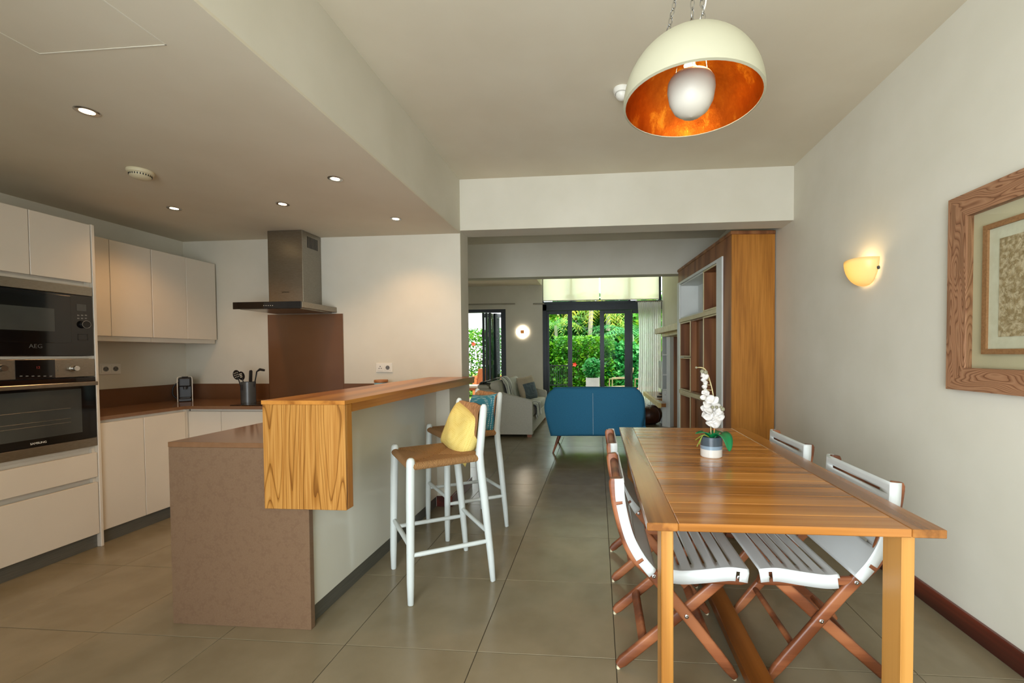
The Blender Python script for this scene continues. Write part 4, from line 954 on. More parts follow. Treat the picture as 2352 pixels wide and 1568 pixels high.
for i in range(1100):
    yy, zz = q.uniform(iy0 + e + .01, iy1 - e - .01), q.uniform(iz0 + e + .01, iz1 - e - .01)
    if iy0 + e + .10 < yy < iy1 - e - .10 and iz0 + e + .09 < zz < iz1 - e - .08: continue
    an = q.uniform(0, 6.3); L_ = q.uniform(.006, .016); d = Vector((0, math.cos(an), math.sin(an))) * L_; c_ = Vector((xf + .0165, yy, zz)); b_ = Vector((-.001, -d.z, d.y)) * .5
    ar.tube([c_ - d * .8, c_ + b_ * .4, c_ + d * .8], .0006, 3)
o = ar.build('straw_fibres', 'straw', t); o['kind'] = 'stuff'
B(xf + .006, xf + .008, y0 + fw - .004, y1 - fw + .004, z0 + fw - .004, z1 - fw + .004).build('glass_pane', 'picture_glass', t)

# downlights in the kitchen ceiling
spots = (((200, 255), 'recessed spotlight nearest the ceiling hatch'), ((770, 410), 'recessed spotlight nearest the bulkhead, over the island'), ((400, 478), 'recessed spotlight above the wall cabinets'), ((649, 468), 'recessed spotlight in front of the hood chimney'), ((909, 502), 'recessed spotlight in the corner by the beam'))
for (u, v), lab in spots:
    p = at(u, v, z=KZ); t = thing('downlight', lab, 'spotlight', (p.x, p.y, KZ), group='kitchen downlights')
    MB().lathe([(.044, 0), (.044, -.003), (.040, -.005), (.027, -.003), (.027, -.0005)], n=28, cap=False).build('bezel', 'chrome', t, world=False, smooth=40)
    MB().lathe([(0, -.004), (.015, -.0035), (.026, -.001)], n=24, cap=False).build('lamp_face', 'lamp_glow', t, world=False, smooth=60)
    light('downlight_beam', 'SPOT', (p.x, p.y, KZ - .02), 16, (1, .57, .26), spot_size=R(125), spot_blend=.7, shadow_soft_size=.03)
# smoke detector
p = at(322, 392, z=KZ); t = thing('smoke_detector', 'round cream smoke detector on the kitchen ceiling', 'smoke detector', (p.x, p.y, KZ))
MB().lathe([(.062, 0), (.064, -.008), (.060, -.018), (.052, -.022)], n=32, cap=False).build('base_ring', 'cream_plastic', t, world=False, smooth=40)
MB().lathe([(.052, -.022), (.050, -.036), (.038, -.046), (.018, -.050), (0, -.051)], n=32, cap=False).build('cover', 'cream_plastic', t, world=False, smooth=40)
for j in range(26):
    a = 2 * math.pi * j / 26; MB().obox((.0515 * math.cos(a), .0515 * math.sin(a), -.029), (.003, .0045, .010), (0, 0, a)).build('vent_slot', 'black_plastic', t, world=False)
# motion sensor behind the pendant
p = at(1428, 205, z=CZ); t = thing('motion_sensor', 'small white ceiling sensor beside the pendant dome', 'sensor', (p.x, p.y, CZ))
MB().lathe([(.05, 0), (.052, -.01), (.046, -.028), (.04, -.03)], n=28, cap=False).build('base_ring', 'white_plastic', t, world=False, smooth=40)
MB().lathe([(.038 * math.cos(a), -.03 - .036 * math.sin(a)) for a in [math.pi / 2 * j / 8 for j in range(9)]], n=28, cap=False).build('lens_dome', 'white_plastic', t, world=False, smooth=60)

# ================================================================== LIVING ROOM
# oak bookcase, standing 4.5 degrees off the room axis; local y runs along its face, x into its body
CA = math.atan(.079); CP = Vector((1.266, 4.226, 0)); cdir = Vector((-math.sin(CA), math.cos(CA), 0)); cnor = Vector((math.cos(CA), math.sin(CA), 0))
def sh_(u, v):
    d = cr * ((u - 1289.8145) / 993.677) + cd * ((v - 836.2477) / 993.677) + cf; o = Vector((0, 0, CAMH))
    k_ = (CP - o).dot(cnor) / d.dot(cnor); p = o + d * k_; return (p - CP).dot(cdir), p.z
bc = thing('bookcase', 'tall oak bookcase with white-framed shelf niches beside the opening', 'bookcase', CP, CA)
k = lambda m_, n_, mt_, par=None, **q: m_.build(n_, mt_, par or bc, world=False, **q)
SL, DP, TOP = 1.9, .408, 2.405
sN, sA, sB, sC, sD, sE = sh_(1661, 700)[0], sh_(1648, 700)[0], sh_(1615, 700)[0], sh_(1586, 780)[0], sh_(1562, 780)[0], sh_(1557.5, 780)[0]
zt, zm, zl = 2.25, sh_(1648, 713)[1], sh_(1648, 925)[1]; zb = .10
k(B(.0, DP, 0, .02, 0, TOP, bev=.001), 'end_panel', 'shelf_oak')
k(B(-.012, DP, -.012, SL + .01, TOP, TOP + .034, bev=.004), 'top_board', 'shelf_inner')
k(MB().box(DP - .02, DP, .02, SL, 0, TOP), 'back_board', 'shelf_inner')
k(MB().box(.0, DP - .02, SL - .02, SL, 0, TOP), 'far_panel', 'shelf_inner')
k(MB().box(.0, .03, .02, sN, 0, TOP).box(.0, .03, sN, SL - .02, zt, TOP).box(.0, .03, sN, SL - .02, 0, zb).box(0, .03, sE, SL - .02, zb, zt), 'face_surround', 'shelf_inner')
def fb(y0, y1, z0, z1): k(B(-.014, .05, y0, y1, z0, z1, bev=.002), 'frame_board', 'shelf_white')
fb(sN, sA, zb, zt); fb(sD, sE, zb, zt); fb(sA + .0005, sD - .0005, zt - .03, zt); fb(sA + .0005, sD - .0005, zb, zb + .03)
sd = .025
k(B(-.014, .30, sA + .0005, sD - .0005, zm - sd, zm + sd, bev=.002), 'shelf_board', 'shelf_cream'); k(B(-.014, .30, sA + .0005, sD - .0005, zl - sd, zl + sd, bev=.002), 'shelf_board', 'shelf_cream')
def niche(y0, y1, z0, z1, depth=.30, edge=True, mat='shelf_inner'):
    th = .016
    o = k(MB().box(0.004, depth, y0, y0 + th, z0, z1).box(.004, depth, y1 - th, y1, z0, z1).box(.004, depth, y0 + th, y1 - th, z0, z0 + th).box(.004, depth, y0 + th, y1 - th, z1 - th, z1).box(depth - .01, depth, y0 + th, y1 - th, z0 + th, z1 - th), 'niche', mat)
    if edge: MB().box(-.004, .0036, y0, y0 + th, z0, z1).box(-.004, .0036, y1 - th, y1, z0, z1).box(-.004, .0036, y0 + th, y1 - th, z0, z0 + th).box(-.004, .0036, y0 + th, y1 - th, z1 - th, z1).build('niche_edge', 'shelf_cream', o, world=False)
    return o
g = .004
niche(sA + g, sB - g, zm + sd + g, zt - .03 - g)
niche(sB + g, sD - g, zm + sd + g, zt - .03 - g, .25, False, 'shelf_white')
niche(sA + g, sB - g, zl + sd + g, zm - sd - g)
niche(sB + g, sC - g, zl + sd + g, zm - sd - g, .08, False)
zz = sh_(1574, 820)[1]
niche(sC + g, sD - g, zz + g, zm - sd - g); niche(sC + g, sD - g, zl + sd + g, zz - g)
niche(sA + g, sC - g, zb + .03 + g, zl - sd - g, .06, False); niche(sC + g, sD - g, zb + .03 + g, zl - sd - g)
def in_case(x, y, z): return CP + cnor * x + cdir * y + Vector((0, 0, z))
q = in_case(.10, sA + .11, zm + sd + .02)
t = thing('glass_bottle', 'small clear stoppered bottle in the upper oak niche of the bookcase', 'bottle', q)
MB().lathe([(.03, 0), (.036, .01), (.036, .12), (.02, .15), (.02, .17)], n=24).build('bottle_body', 'bottle_glass', t, world=False, smooth=40)
MB().lathe([(.024, .171), (.03, .18), (.03, .205), (.02, .212), (0, .212)], n=20).build('stopper', 'print_grey', t, world=False, smooth=40)
q = in_case(.09, (sC + sD) / 2 - .05, zb + .03 + .02 + .002)
t = thing('twig_ornament', 'little dark twig ornament in the lowest corner niche', 'ornament', q)
MB().lathe([(.03, 0), (.03, .012), (.01, .02), (0, .02)], n=16).build('base', 'leather', t, world=False)
MB().tube(catmull([(0, 0, .015), (.01, 0, .09), (-.012, 0, .16), (.0, 0, .22)], 5), .006, 6).tube(catmull([(.005, 0, .1), (.03, .01, .15), (.028, .01, .19)], 4), .004, 6).build('twig', 'leather', t, world=False, smooth=60)

# mantel shelf and what stands beyond it
e0 = CP + cdir * (SL + .02)
t = thing('mantel_shelf', 'thick cream stone mantel shelf running on from the bookcase', 'shelf', e0 + Vector((0, 0, 1.62)), CA)
MB().box(-.008, .36, 0, 1.48, 0, .09, bev=.004).build('slab', 'mantel_stone', t, world=False)
MB().box(.10, .36, .0, 1.44, -.05, -.0005).build('under_panel', 'mantel_stone', t, world=False)
a, c = at(1539, 981, z=0), at(1521, 978.6, z=0); ang = math.atan2(c.y - a.y, c.x - a.x)
ln = (c - a).xy.length
t = thing('white_shelf_column', 'narrow white shelf column with three cubby holes under the mantel', 'shelf', a, ang)
# local x runs away from the viewer's right edge, y>0 is the front side
H_ = 1.60
k2 = lambda m_, n_, mt_, **q: m_.build(n_, mt_, t, world=False, **q)
f0, f1 = .07, ln - .012
k2(MB().box(0, f0, -.16, 0, 0, H_).box(f1, ln, -.16, 0, 0, H_).box(f0, f1, -.16, -.145, 0, H_).box(f0, f1, -.145, 0, H_ - .03, H_), 'carcass', 'shelf_white')
for z in (.64, .90, 1.25): k2(B(f0, f1, -.145, 0, z, z + .02), 'shelf_board', 'shelf_white')
dd = k2(B(f0, f1, -.012, .004, .0, .635), 'cabinet_door', 'shelf_white')
MB().rod((f0 + .02, .004, .56), (f0 + .02, .02, .56), .008, 8).build('knob', 'chrome', dd, world=False)
x0 = at(1541, 900, y=7.74).x
tag(B(x0, 1.455, 7.72, 7.76, 0, 1.615).build('wood_panel', 'shelf_inner'), 'upright brown wooden panel between bookcase and white shelf column', 'panel')
t = thing('hearth_bench', 'low wooden bench with cream stone edge below the curtain', 'bench', (1.23, 8.6, 0))
B(1.05, 1.455, 7.98, 9.5, .40, .46, bev=.003).build('bench_top', 'teak_board', t)
MB().prism([(1.0, 7.24), (1.045, 7.24), (1.045, 9.5), (.98, 9.5)], 'z', .385, .462).build('stone_edge', 'mantel_stone', t)
MB().prism([(1.0455, 7.24), (1.12, 7.24), (1.12, 7.60), (1.0455, 7.9)], 'z', .40, .46).build('bench_end', 'teak_board', t)
MB().box(1.15, 1.45, 8.05, 9.45, 0, .40).build('bench_base', 'shelf_white', t)
t = thing('television', 'slim dark television seen edge-on above the bench', 'television', (1.30, 8.95, .462))
B(1.29, 1.315, 8.55, 9.35, .56, 1.13, bev=.003).build('screen', 'black_glass', t); B(1.25, 1.36, 8.85, 9.05, .462, .475).build('foot', 'black_plastic', t); B(1.297, 1.31, 8.92, 8.98, .475, .56).build('neck', 'black_plastic', t)
tag(B(1.12, 1.28, 8.3, 8.36, .462, .482, bev=.004).build('remote_control', 'black_plastic'), 'black remote control lying on the bench', 'remote control')
t = thing('leather_pouf', 'round brown leather pouf beside the blue sofa', 'pouf', (.93, 8.0, 0))
pp_ = [(0, 0), (.12, .003), (.2, .05), (.235, .14), (.235, .2), (.2, .29), (.12, .335), (0, .34)]
MB().lathe(pp_, n=32, cap=False).build('pouf_body', 'leather', t, world=False, smooth=60)
MB().lathe([(.022, .338), (.022, .345), (0, .349)], n=14, cap=False).build('button', 'leather', t, world=False)
for j in range(8):
    a = 2 * math.pi * j / 8; MB().tube([(r_ * 1.005 * math.cos(a), r_ * 1.005 * math.sin(a), z) for r_, z in pp_[1:-1]], .004, 5).build('seam', 'leather', t, world=False)

# blue two-seat sofa, back towards the viewer
t = thing('blue_sofa', 'petrol-blue fabric loveseat seen from behind on tapered wooden legs', 'sofa', (-.04, 5.85, 0))
ol = [(1285, 889), (1271, 893), (1260, 901), (1253, 916), (1249.6, 934.6), (1252, 954), (1258.6, 981), (1264, 1002.5), (1475, 1002.5), (1477, 980), (1481, 954), (1482, 929), (1479, 913), (1471, 899), (1462, 892.5), (1451, 889)]
P2 = [at(u, v, y=5.5) for u, v in ol]; P2 = [(p.x, p.z) for p in P2]
def loop_smooth(p, n=3):
    out = []; m_ = len(p)
    for i in range(m_):
        a, b, c, d = [Vector(p[(i + j) % m_]) for j in (-1, 0, 1, 2)]
        sharp = i in (6, 7, 8)
        for j in range(n):
            s_ = j / n
            out.append(b.lerp(c, s_) if sharp else .5 * ((2 * b) + (c - a) * s_ + (2 * a - 5 * b + 4 * c - d) * s_ * s_ + (3 * b - a - 3 * c + d) * s_ ** 3))
    return out
P3 = loop_smooth(P2); cx_ = sum(p.x for p in P3) / len(P3); cz_ = sum(p.y for p in P3) / len(P3)
mb = MB(); rings = [(-.045, .0), (-.015, .012), (0, .04), (0, .12), (-.02, .16), (-.05, .18)]
for ins, dy_ in rings:
    for p in P3:
        d = Vector((p.x - cx_, p.y - cz_)); L_ = d.length; q = Vector((cx_, cz_)) + d * ((L_ + ins) / L_)
        mb.v.append((q.x, 5.47 + dy_ + .09 * (.87 - q.y) * .6, q.y))
n_ = len(P3)
for i in range(len(rings) - 1):
    for j in range(n_): mb.f.append((i * n_ + j, i * n_ + (j + 1) % n_, (i + 1) * n_ + (j + 1) % n_, (i + 1) * n_ + j)); mb.mi.append(0)
mb.f.append(tuple(range(n_))); mb.f.append(tuple(reversed(range(n_ * 5, n_ * 6)))); mb.mi += [0, 0]
bk = mb.build('sofa_back', 'blue_fabric', t, smooth=50)
sx = at(1362, 950, y=5.47).x
MB().tube([(sx, 5.466 + .054 * (.87 - z), z) for z in (.79, .6, .4, .26)], .0025, 6).build('seam', 'blue_seam', bk)
for s_, xx in ((-1, -.60), (1, .52)):
    MB().box(xx, xx + .1, 5.66, 6.28, .24, .60, bev=.045).build('arm', 'blue_fabric', t, smooth=50)
B(-.60, .62, 5.62, 6.32, .235, .36, bev=.02).build('seat_base', 'blue_fabric', t, smooth=50)
for a, c in ((-.495, .008), (.012, .515)): B(a, c, 5.68, 6.34, .36, .47, bev=.04).build('seat_cushion', 'blue_fabric', t, smooth=50)
for xx, yy, ddx, ddy in ((-.5, 5.62, -.085, -.04), (.52, 5.62, .085, -.04), (-.5, 6.25, -.085, .05), (.52, 6.25, .085, .05)):
    MB().tube([(xx, yy, .236), (xx + ddx, yy + ddy, 0)], [.024, .011], 12).build('leg', 'chair_teak', t, smooth=50)

# grey linen sofa along the left
t = thing('grey_sofa', 'grey-beige linen sofa beyond the bar stools', 'sofa', (-1.45, 7.55, 0))
ap = [(-1.008, .05), (-1.008, .55), (-1.03, .575), (-1.35, .655), (-1.72, .75), (-1.9, .75), (-1.9, .05)]
for y in (6.58, 8.38): MB().prism(ap, 'y', y, y + .12).build('arm', 'sofa_linen', t)
for y in (6.58, 8.38): MB().tube([(x, y + .005, z) for x, z in ap[1:6]], .009, 6).build('piping', 'sofa_linen', t, smooth=60)
B(-1.9, -1.02, 6.70, 8.38, .05, .30, bev=.01).build('base', 'sofa_linen', t)
MB().prism([(-1.9, .3), (-1.66, .3), (-1.72, .78), (-1.76, .80), (-1.9, .80)], 'y', 6.705, 8.375).build('back', 'sofa_linen', t)
for a, c in ((6.705, 7.54), (7.545, 8.375)):
    B(-1.65, -1.015, a, c, .30, .46, bev=.035).build('seat_cushion', 'sofa_linen', t, smooth=50)
for a, c in ((6.71, 7.54), (7.545, 8.37)):
    MB().obox((-1.59, (a + c) / 2, .66), (.17, c - a, .40), (0, R(-14), 0), bev=.05).build('back_cushion', 'sofa_linen', t, smooth=50)
for x in (-1.06, -1.85):
    for y in (6.62, 8.42): B(x - .035, x + .035, y, y + .06, 0, .0495).build('foot', 'chair_teak', t)
# striped throw over back and seat
path = catmull([(-1.93, .55), (-1.925, .75), (-1.90, .83), (-1.78, .845), (-1.64, .90), (-1.56, .885), (-1.49, .78), (-1.455, .56), (-1.42, .485), (-1.2, .478), (-1.03, .475), (-.992, .45), (-.985, .30), (-.983, .26)], 4)
mb = MB(); ny = 10
for i, p in enumerate(path):
    for j in range(ny + 1): f = j / ny; mb.v.append((p.x + .006 * math.sin(9 * f + i), 6.86 + .56 * f + .03 * math.sin(i * .4), p.y + .004 * math.sin(14 * f + i * .7)))
for i in range(len(path) - 1):
    for j in range(ny): a = i * (ny + 1) + j; mb.f.append((a, a + 1, a + ny + 2, a + ny + 1)); mb.mi.append(0)
o = mb.build('striped_throw', 'striped_throw', smooth=60); tag(o, 'off-white throw with dark stripes draped over the grey sofa', 'throw'); md = o.modifiers.new('thickness', 'SOLIDIFY'); md.thickness = .008; md.offset = 1
# scatter cushions on the grey sofa
cc = thing('scatter_cushion', 'beige cushion with dark dotted panel on the grey sofa', 'cushion', (-1.27, 7.72, .675), R(62))
pw = pillow(.46, .44, .16, n=16, seed=9); pw.mi = [1 if (f[0] // 17) % 17 < 11 and 1 < f[0] % 17 < 15 else 0 for f in pw.f]
po = pw.build('cushion_cover', ['beige_linen', 'grey_dot_fabric'], cc, world=False, smooth=70, weld=True); po.rotation_euler = (R(-16), R(-5), 0)
o = pillow(.40, .38, .13, seed=12).build('teal_scatter_cushion', 'pillow_back', None, world=False, smooth=70, weld=True); o.location = (-1.36, 8.12, .66); o.rotation_euler = (R(-14), 0, R(70)); tag(o, 'plain grey-green cushion at the far end of the grey sofa', 'cushion')

# square glowing wall lamp on the far wall
p = at(1200, 762, y=9.98); t = thing('square_wall_lamp', 'square glowing wall lamp with amber centre plate between the garden doors', 'wall lamp', (p.x, 10.0, p.z))
k = lambda m_, n_, mt_, **q: m_.build(n_, mt_, t, world=False, **q)
oc = [(math.cos(R(22.5 + 45 * j)) * .132, math.sin(R(22.5 + 45 * j)) * .132) for j in range(8)]
k(MB().prism(oc, 'y', -.03, -.001), 'glowing_panel', 'square_glow')
for dx, dz in ((0, .128), (0, -.128), (.128, 0), (-.128, 0)): k(B(dx - (.045 if dx == 0 else .012), dx + (.045 if dx == 0 else .012), -.02, -.001, dz - (.045 if dz == 0 else .012), dz + (.045 if dz == 0 else .012)), 'glass_tab', 'square_glow')
k(B(-.042, .042, -.045, -.031, -.042, .042), 'centre_plate', 'amber_glow')
# curtain rods and curtain
for (a, b), lab in (((1060, 1183), 'slim beige curtain rod above the folded dark door'), ((1224, 1250), 'short beige curtain rod end beside the clerestory')):
    xa, xb = at(a, 697, y=9.93).x, at(b, 697, y=9.93).x; zr = at(b, 697.5, y=9.93).z
    t = thing('curtain_rod', lab, 'curtain rod', ((xa + xb) / 2, 9.93, zr)); MB().rod((xa, 9.93, zr), (xb, 9.93, zr), .016, 12).build('rod', 'rod_metal', t, smooth=50)
    for f in (.2, .8): B(xa + (xb - xa) * f - .01, xa + (xb - xa) * f + .01, 9.945, 10.0, zr - .01, zr + .01).build('bracket', 'rod_metal', t)
t = thing('sheer_curtain', 'gathered white sheer curtain at the edge of the garden doors', 'curtain', (1.18, 9.85, .03))
xa, xb = at(1465, 800, y=9.85).x, at(1519, 800, y=9.85).x; mb = MB(); nx, nz = 90, 8; zt_ = 2.44
for j in range(nz + 1):
    for i in range(nx + 1):
        f, g_ = i / nx, j / nz; ph = f * 2 * math.pi * 11
        x = xa + (xb - xa) * f + (.05 - .05 * g_) * (1 - f) * math.sin(g_ * 3) ; mb.v.append((x, 9.85 + (.035 + .015 * g_) * math.sin(ph) + .012 * math.sin(ph * .37 + 2 * g_), .03 + (zt_ - .03) * (1 - g_)))
for j in range(nz):
    for i in range(nx): a = j * (nx + 1) + i; mb.f.append((a, a + 1, a + nx + 2, a + nx + 1)); mb.mi.append(0)
mb.build('curtain_cloth', 'curtain_cloth', t, smooth=80)
MB().rod((xa - .05, 9.85, 2.455), (1.455, 9.85, 2.455), .012, 10).build('track', 'rod_metal', t, smooth=50)

# ================================================================== TERRACE AND GARDEN
struct(B(-9, 9, 10.2, 12.6, -.2, -.02).build('terrace_floor', 'terrace_stone'), 'pale stone terrace outside the garden doors', 'terrace')
o = B(-14, 14, 12.6, 30, -.25, -.05).build('lawn', 'lawn'); tag(o, 'bright green lawn behind the terrace', 'lawn', kind='structure')
gr = random.Random(21)
def leaves(pts, size, seed, droop=.3, wide=.42):
    """one two-triangle blade at each point"""
    r = random.Random(seed); mb = MB()
    for p in pts:
        p = Vector(p); a = r.uniform(0, 6.283); el = r.uniform(-.5, .9); L_ = size * r.uniform(.7, 1.3)
        d = Vector((math.cos(a) * math.cos(el), math.sin(a) * math.cos(el), math.sin(el))); s_ = d.cross(Vector((r.uniform(-1, 1), r.uniform(-1, 1), 1))).normalized() * L_ * wide
        dn = Vector((0, 0, -droop * L_))
        mb.v += [tuple(p), tuple(p + d * L_ * .5 + s_), tuple(p + d * L_ + dn), tuple(p + d * L_ * .5 - s_)]; k_ = len(mb.v) - 4
        mb.f += [(k_, k_ + 1, k_ + 2), (k_, k_ + 2, k_ + 3)]; mb.mi += [0, 0]
    return mb
def blob(c, rx, ry, rz, n, seed, flat=False):
    r = random.Random(seed); out = []
    while len(out) < n:
        x, y, z = r.uniform(-1, 1), r.uniform(-1, 1), r.uniform(-1, 1); q = x * x + y * y + z * z
        if flat: q = max(abs(x), abs(y), abs(z)) ** 2
        if q < 1 and q > .45 * r.random(): out.append((c[0] + x * rx, c[1] + y * ry, c[2] + z * rz))
    return out
def bush(name, lab, cat, c, rx, ry, rz, n, size, mat, seed, flat=False, group=None, flowers=()):
    t = thing(name, lab, cat, (c[0], c[1], -.05), group=group)
    leaves(blob(c, rx, ry, rz, n, seed, flat), size, seed).build('foliage', mat, t)
    r = random.Random(seed); mb = MB()
    for i in range(5):
        x, y = c[0] + r.uniform(-.4, .4) * rx, c[1] + r.uniform(-.4, .4) * ry; mb.tube([(x * .5 + c[0] * .5, c[1], -.05), (x, y, c[2]), (x + r.uniform(-.2, .2), y, c[2] + rz * .6)], [.03, .02, .008], 6)
    mb.build('branches', 'bark', t)
    for f in flowers:
        mb = MB()
        for j in range(5):
            a = 2 * math.pi * j / 5; mb.add([f, Vector(f) + Vector((.05 * math.cos(a - .5), -.02, .05 * math.sin(a - .5))), Vector(f) + Vector((.075 * math.cos(a), -.03, .075 * math.sin(a))), Vector(f) + Vector((.05 * math.cos(a + .5), -.02, .05 * math.sin(a + .5)))], [(0, 1, 2, 3)])
        mb.build('flower', 'flower_red', t)
    return t
def G(u, v, y): return tuple(at(u, v, y=y))
bush('hibiscus_hedge', 'clipped bright green hibiscus hedge with red flowers in front of the open door', 'hedge', (-.45, 14.2, .88), .95, .6, .98, 10000, .09, 'leaf_hedge', 1, True, flowers=(G(1320, 837, 13.5), G(1342, 847, 13.5), G(1357, 832, 13.5)))
bush('garden_hedge', 'tall leafy green hedge outside the folded dark door', 'hedge', (-4.0, 13.8, 1.0), 1.7, .7, 1.1, 12000, .09, 'leaf_hedge', 2, True, flowers=(G(1088, 790, 12.8),))
bush('garden_shrub', 'light green shrub beside the palm trunk', 'shrub', (-1.75, 14.6, .9), .55, .5, .95, 2600, .13, 'leaf_hedge', 3)
bush('garden_shrub', 'dark leafy shrub under the drooping palm leaves', 'shrub', (-.9, 16.4, 1.2), 1.6, .5, 1.3, 3500, .22, 'leaf_dark', 4)
bush('garden_shrub', 'broad fern-green shrub behind the terrace chair', 'shrub', (.95, 14.2, .75), .95, .6, .9, 5200, .15, 'leaf_fern', 5)
bush('background_tree', 'dense dark tree closing the garden behind the hedge', 'tree', (-.2, 19.0, 1.8), 3.0, .9, 2.1, 5000, .36, 'leaf_dark', 6)
bush('background_tree', 'dense green tree closing the garden at the curtain side', 'tree', (3.2, 18.2, 1.8), 2.4, .9, 2.1, 4200, .36, 'leaf_palm', 7)
bush('background_tree', 'yellow-green bushy tree behind the slim palm', 'tree', (-2.5, 18.4, 1.5), 1.3, .8, 1.8, 3200, .28, 'leaf_palm', 8)
def frond(mb, c, a, L_, rise, dr, nl=16, lw=.03, ll=.34):
    d = Vector((math.cos(a), math.sin(a), 0)); pts = []
    for i in range(nl + 1):
        f = i / nl; pts.append(Vector(c) + d * L_ * f + Vector((0, 0, rise * f - dr * f * f)))
    mb.tube(pts, [.012 * (1 - .8 * i / nl) for i in range(nl + 1)], 4)
    s_ = Vector((-d.y, d.x, 0))
    for i in range(2, nl + 1):
        f = i / nl; l_ = ll * math.sin(math.pi * (f * .85 + .12)); t_ = (pts[i] - pts[i - 1]).normalized()
        for sg in (-1, 1):
            e_ = pts[i] + s_ * sg * l_ * .85 + t_ * l_ * .45 + Vector((0, 0, -l_ * .35)); w_ = t_ * lw
            mb.add([pts[i] - w_ * .6, pts[i] + w_ * .6, e_], [(0, 1, 2)])
def palm(name, lab, base_, H_, n, L_, rise, dr, mat, seed, trunk=.055, ll=.34, group='garden palms'):
    t = thing(name, lab, 'palm', base_, group=group); r = random.Random(seed); lean = r.uniform(-.15, .15)
    top_ = (lean, 0, H_)
    if H_ > .3:
        tr = MB().tube(catmull([(0, 0, 0), (lean * .2, 0, H_ * .4), top_], 8), [trunk * 1.2] + [trunk] * 15 + [trunk * .8], 12).build('trunk', 'bark', t, world=False, smooth=60)
        for j in range(6):
            z = H_ * (.2 + .12 * j); MB().lathe([(trunk * 1.03, -.006), (trunk * 1.1, 0), (trunk * 1.03, .006)], c=(lean * .6 * (z / H_) ** 1.5, 0, z), n=12, cap=False).build('trunk_ring', 'bark', t, world=False)
    for i in range(n):
        mb = MB(); frond(mb, top_, 2 * math.pi * i / n + r.uniform(-.25, .25), L_ * r.uniform(.8, 1.15), rise * r.uniform(.5, 1.3), dr * r.uniform(.8, 1.2), ll=ll)
        mb.build('frond', mat, t, world=False)
    return t
palm('garden_palm', 'slim young palm with a grey trunk by the railing', G(1284, 900, 15.3)[:2] + (-.05,), 2.35, 13, 1.2, 1.0, 1.1, 'leaf_palm', 1)
palm('garden_palm', 'palm with yellowing fronds drooping over the clipped hedge', (-.35, 16.0, -.05), 3.1, 16, 1.7, .9, 1.9, 'leaf_yellow', 2, .08, .45)
palm('garden_palm', 'feathery palm arching beside the curtain', (1.25, 15.2, -.05), 2.0, 17, 1.9, 1.2, 1.6, 'leaf_fern', 3, .08, .5)
palm('garden_palm', 'low broad palm behind the terrace chair', (.65, 16.2, -.05), .9, 14, 1.5, 1.5, 1.0, 'leaf_palm', 4, .07, .5)
palm('garden_palm', 'tall palm showing its top above the doorway', (.4, 17.4, -.05), 3.2, 16, 2.0, .8, 2.2, 'leaf_palm', 5, .09, .5)
palm('garden_palm', 'tall palm rising above the hedge beside the folded dark door', (-5.0, 16.0, -.05), 3.6, 12, 1.5, .9, 1.2, 'leaf_palm', 6, .06, .35)
# iron railing
t = thing('iron_railing', 'low black iron railing beside the slim palm', 'railing', (-1.5, 13.1, -.05))
xa, xb = at(1255, 860, y=13.1).x, at(1306, 860, y=13.1).x; zt_, zb_ = at(1280, 839, y=13.1).z, at(1280, 884, y=13.1).z
for z in (zt_, zb_): B(xa, xb, 13.08, 13.12, z - .015, z + .015).build('rail', 'fence_metal', t)
for x in (xa, xb): B(x - .025, x + .025, 13.075, 13.125, -.05, zt_ + .05).build('post', 'fence_metal', t)
for i in range(11): x = xa + (xb - xa) * (i + 1) / 12; MB().rod((x, 13.1, zb_), (x, 13.1, zt_), .009, 6, False).build('bar', 'fence_metal', t)
for i, (u, v, r_) in enumerate(((1268, 878, .10), (1280, 880, .09), (1291, 876, .10), (1302, 879, .09), (1276, 872, .09))):
    p = G(u, v, 13.6 + .15 * i); mb = MB().lathe([(r_ * math.sin(math.pi * j / 6) * (1 + .15 * math.sin(j * 2 + i)), r_ * .8 * (1 - math.cos(math.pi * j / 6))) for j in range(7)], c=(p[0], p[1], -.05), n=9, cap=False)
    tag(mb.build('garden_rock', 'rock', smooth=30), ('first', 'second', 'fourth', 'last', 'rearmost')[i] + ' of the pale rocks in the bed behind the iron railing', 'rock', group='rocks behind the railing')
# planter with bush
t = thing('garden_planter', 'square white planter with a leafy bush before the hedge', 'planter', (-.17, 12.0, -.02))
xa, xb = at(1346, 870, y=12).x, at(1377, 870, y=12).x; zt_ = at(1360, 867, y=12).z
B(xa, xb, 11.85, 12.2, -.02, zt_, bev=.006).build('box', 'stone_white', t); B(xa + .03, xb - .03, 11.88, 12.17, zt_, zt_ + .004).build('soil', 'soil', t)
leaves(blob(((xa + xb) / 2, 12.02, zt_ + .26), .26, .24, .28, 900, 31), .09, 31).build('foliage', 'leaf_fern', t)
MB().tube([((xa + xb) / 2, 12.02, zt_), ((xa + xb) / 2 + .03, 12.02, zt_ + .3)], [.02, .01], 6).build('stem', 'bark', t)
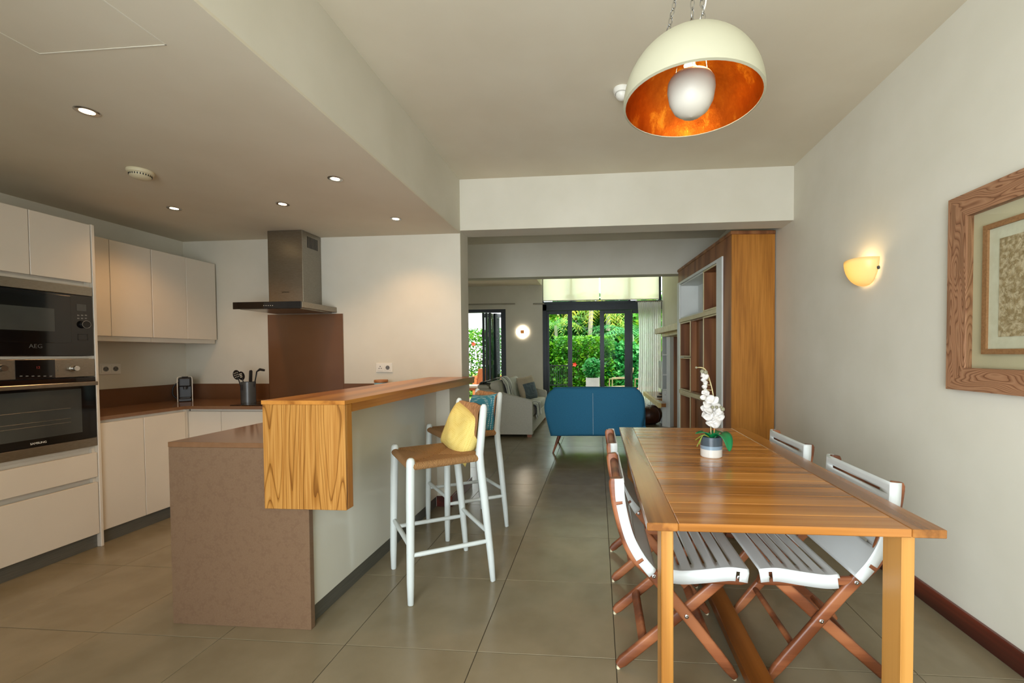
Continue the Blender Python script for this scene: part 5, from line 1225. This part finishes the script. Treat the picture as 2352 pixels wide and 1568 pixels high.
# terrace furniture
def terrace_chair(lab, loc, rz, seat_mat, frame_mat):
    t = thing('terrace_chair', lab, 'chair', loc, rz, group='terrace chairs'); k = lambda m_, n_, mt_, **q: m_.build(n_, mt_, t, world=False, **q)
    for s_ in (-1, 1):
        k(MB().tube(catmull([(.25, s_ * .27, 0), (.24, s_ * .27, .6), (.2, s_ * .27, .645), (-.2, s_ * .27, .66), (-.27, s_ * .27, .62)], 5), .014, 8), 'arm_frame', frame_mat, smooth=60)
        k(MB().tube([(-.26, s_ * .25, 0), (-.22, s_ * .25, .4), (-.33, s_ * .25, .92)], .014, 8), 'back_leg', frame_mat, smooth=60)
    k(MB().obox((.0, 0, .42), (.5, .5, .03), (0, R(4), 0), bev=.01), 'seat', seat_mat); k(MB().obox((-.285, 0, .68), (.025, .5, .5), (0, R(-12), 0), bev=.008), 'backrest', seat_mat)
    return t
p = at(1424, 890, y=11.6); terrace_chair('beige woven terrace armchair beyond the folding doors', (p.x, 11.6, -.02), R(170), 'sling_beige', 'chair_tube')
p = at(1463, 890, y=11.3); terrace_chair('orange terrace armchair half hidden by the curtain', (p.x + .22, 11.1, -.02), R(185), 'terracotta', 'chair_tube')
p = at(1104, 890, y=11.9); terrace_chair('orange-brown wooden terrace chair outside the folded dark door', (p.x - .1, 11.9, -.02), R(150), 'garden_wood', 'garden_wood')
t = thing('terrace_table', 'low pale terrace table in front of the beige armchair', 'table', (.3, 10.85, -.02)); B(.0, .6, 10.65, 11.1, .42, .45, bev=.005).build('table_top', 'cushion_cream', t)
for x in (.05, .55):
    for y in (10.7, 11.05): MB().rod((x, y, -.02), (x, y, .42), .015, 8, False).build('leg', 'chair_tube', t)
tag(B(at(1088, 880, y=12.75).x, -2.4, 12.62, 12.73, -.05, at(1100, 862, y=12.75).z, bev=.01).build('terracotta_wall', 'terracotta'), 'low terracotta-coloured garden wall below the tall hedge', 'garden wall')
t = thing('bench_seat', 'cream-cushioned wooden bench seen under the bar end', 'bench', (-3.1, 11.1, -.02))
xa = at(1080, 890, y=11.1).x; B(xa - .6, xa + .25, 10.9, 11.3, .36, .42, bev=.01).build('seat_frame', 'garden_wood', t); B(xa - .6, xa + .24, 10.9, 11.3, .4205, .49, bev=.02).build('seat_cushion', 'cushion_cream', t, smooth=50)
for x in (xa - .5, xa + .2):
    for y in (10.93, 11.27): MB().rod((x, y, -.02), (x, y, .36), .02, 8, False).build('leg', 'garden_wood', t)
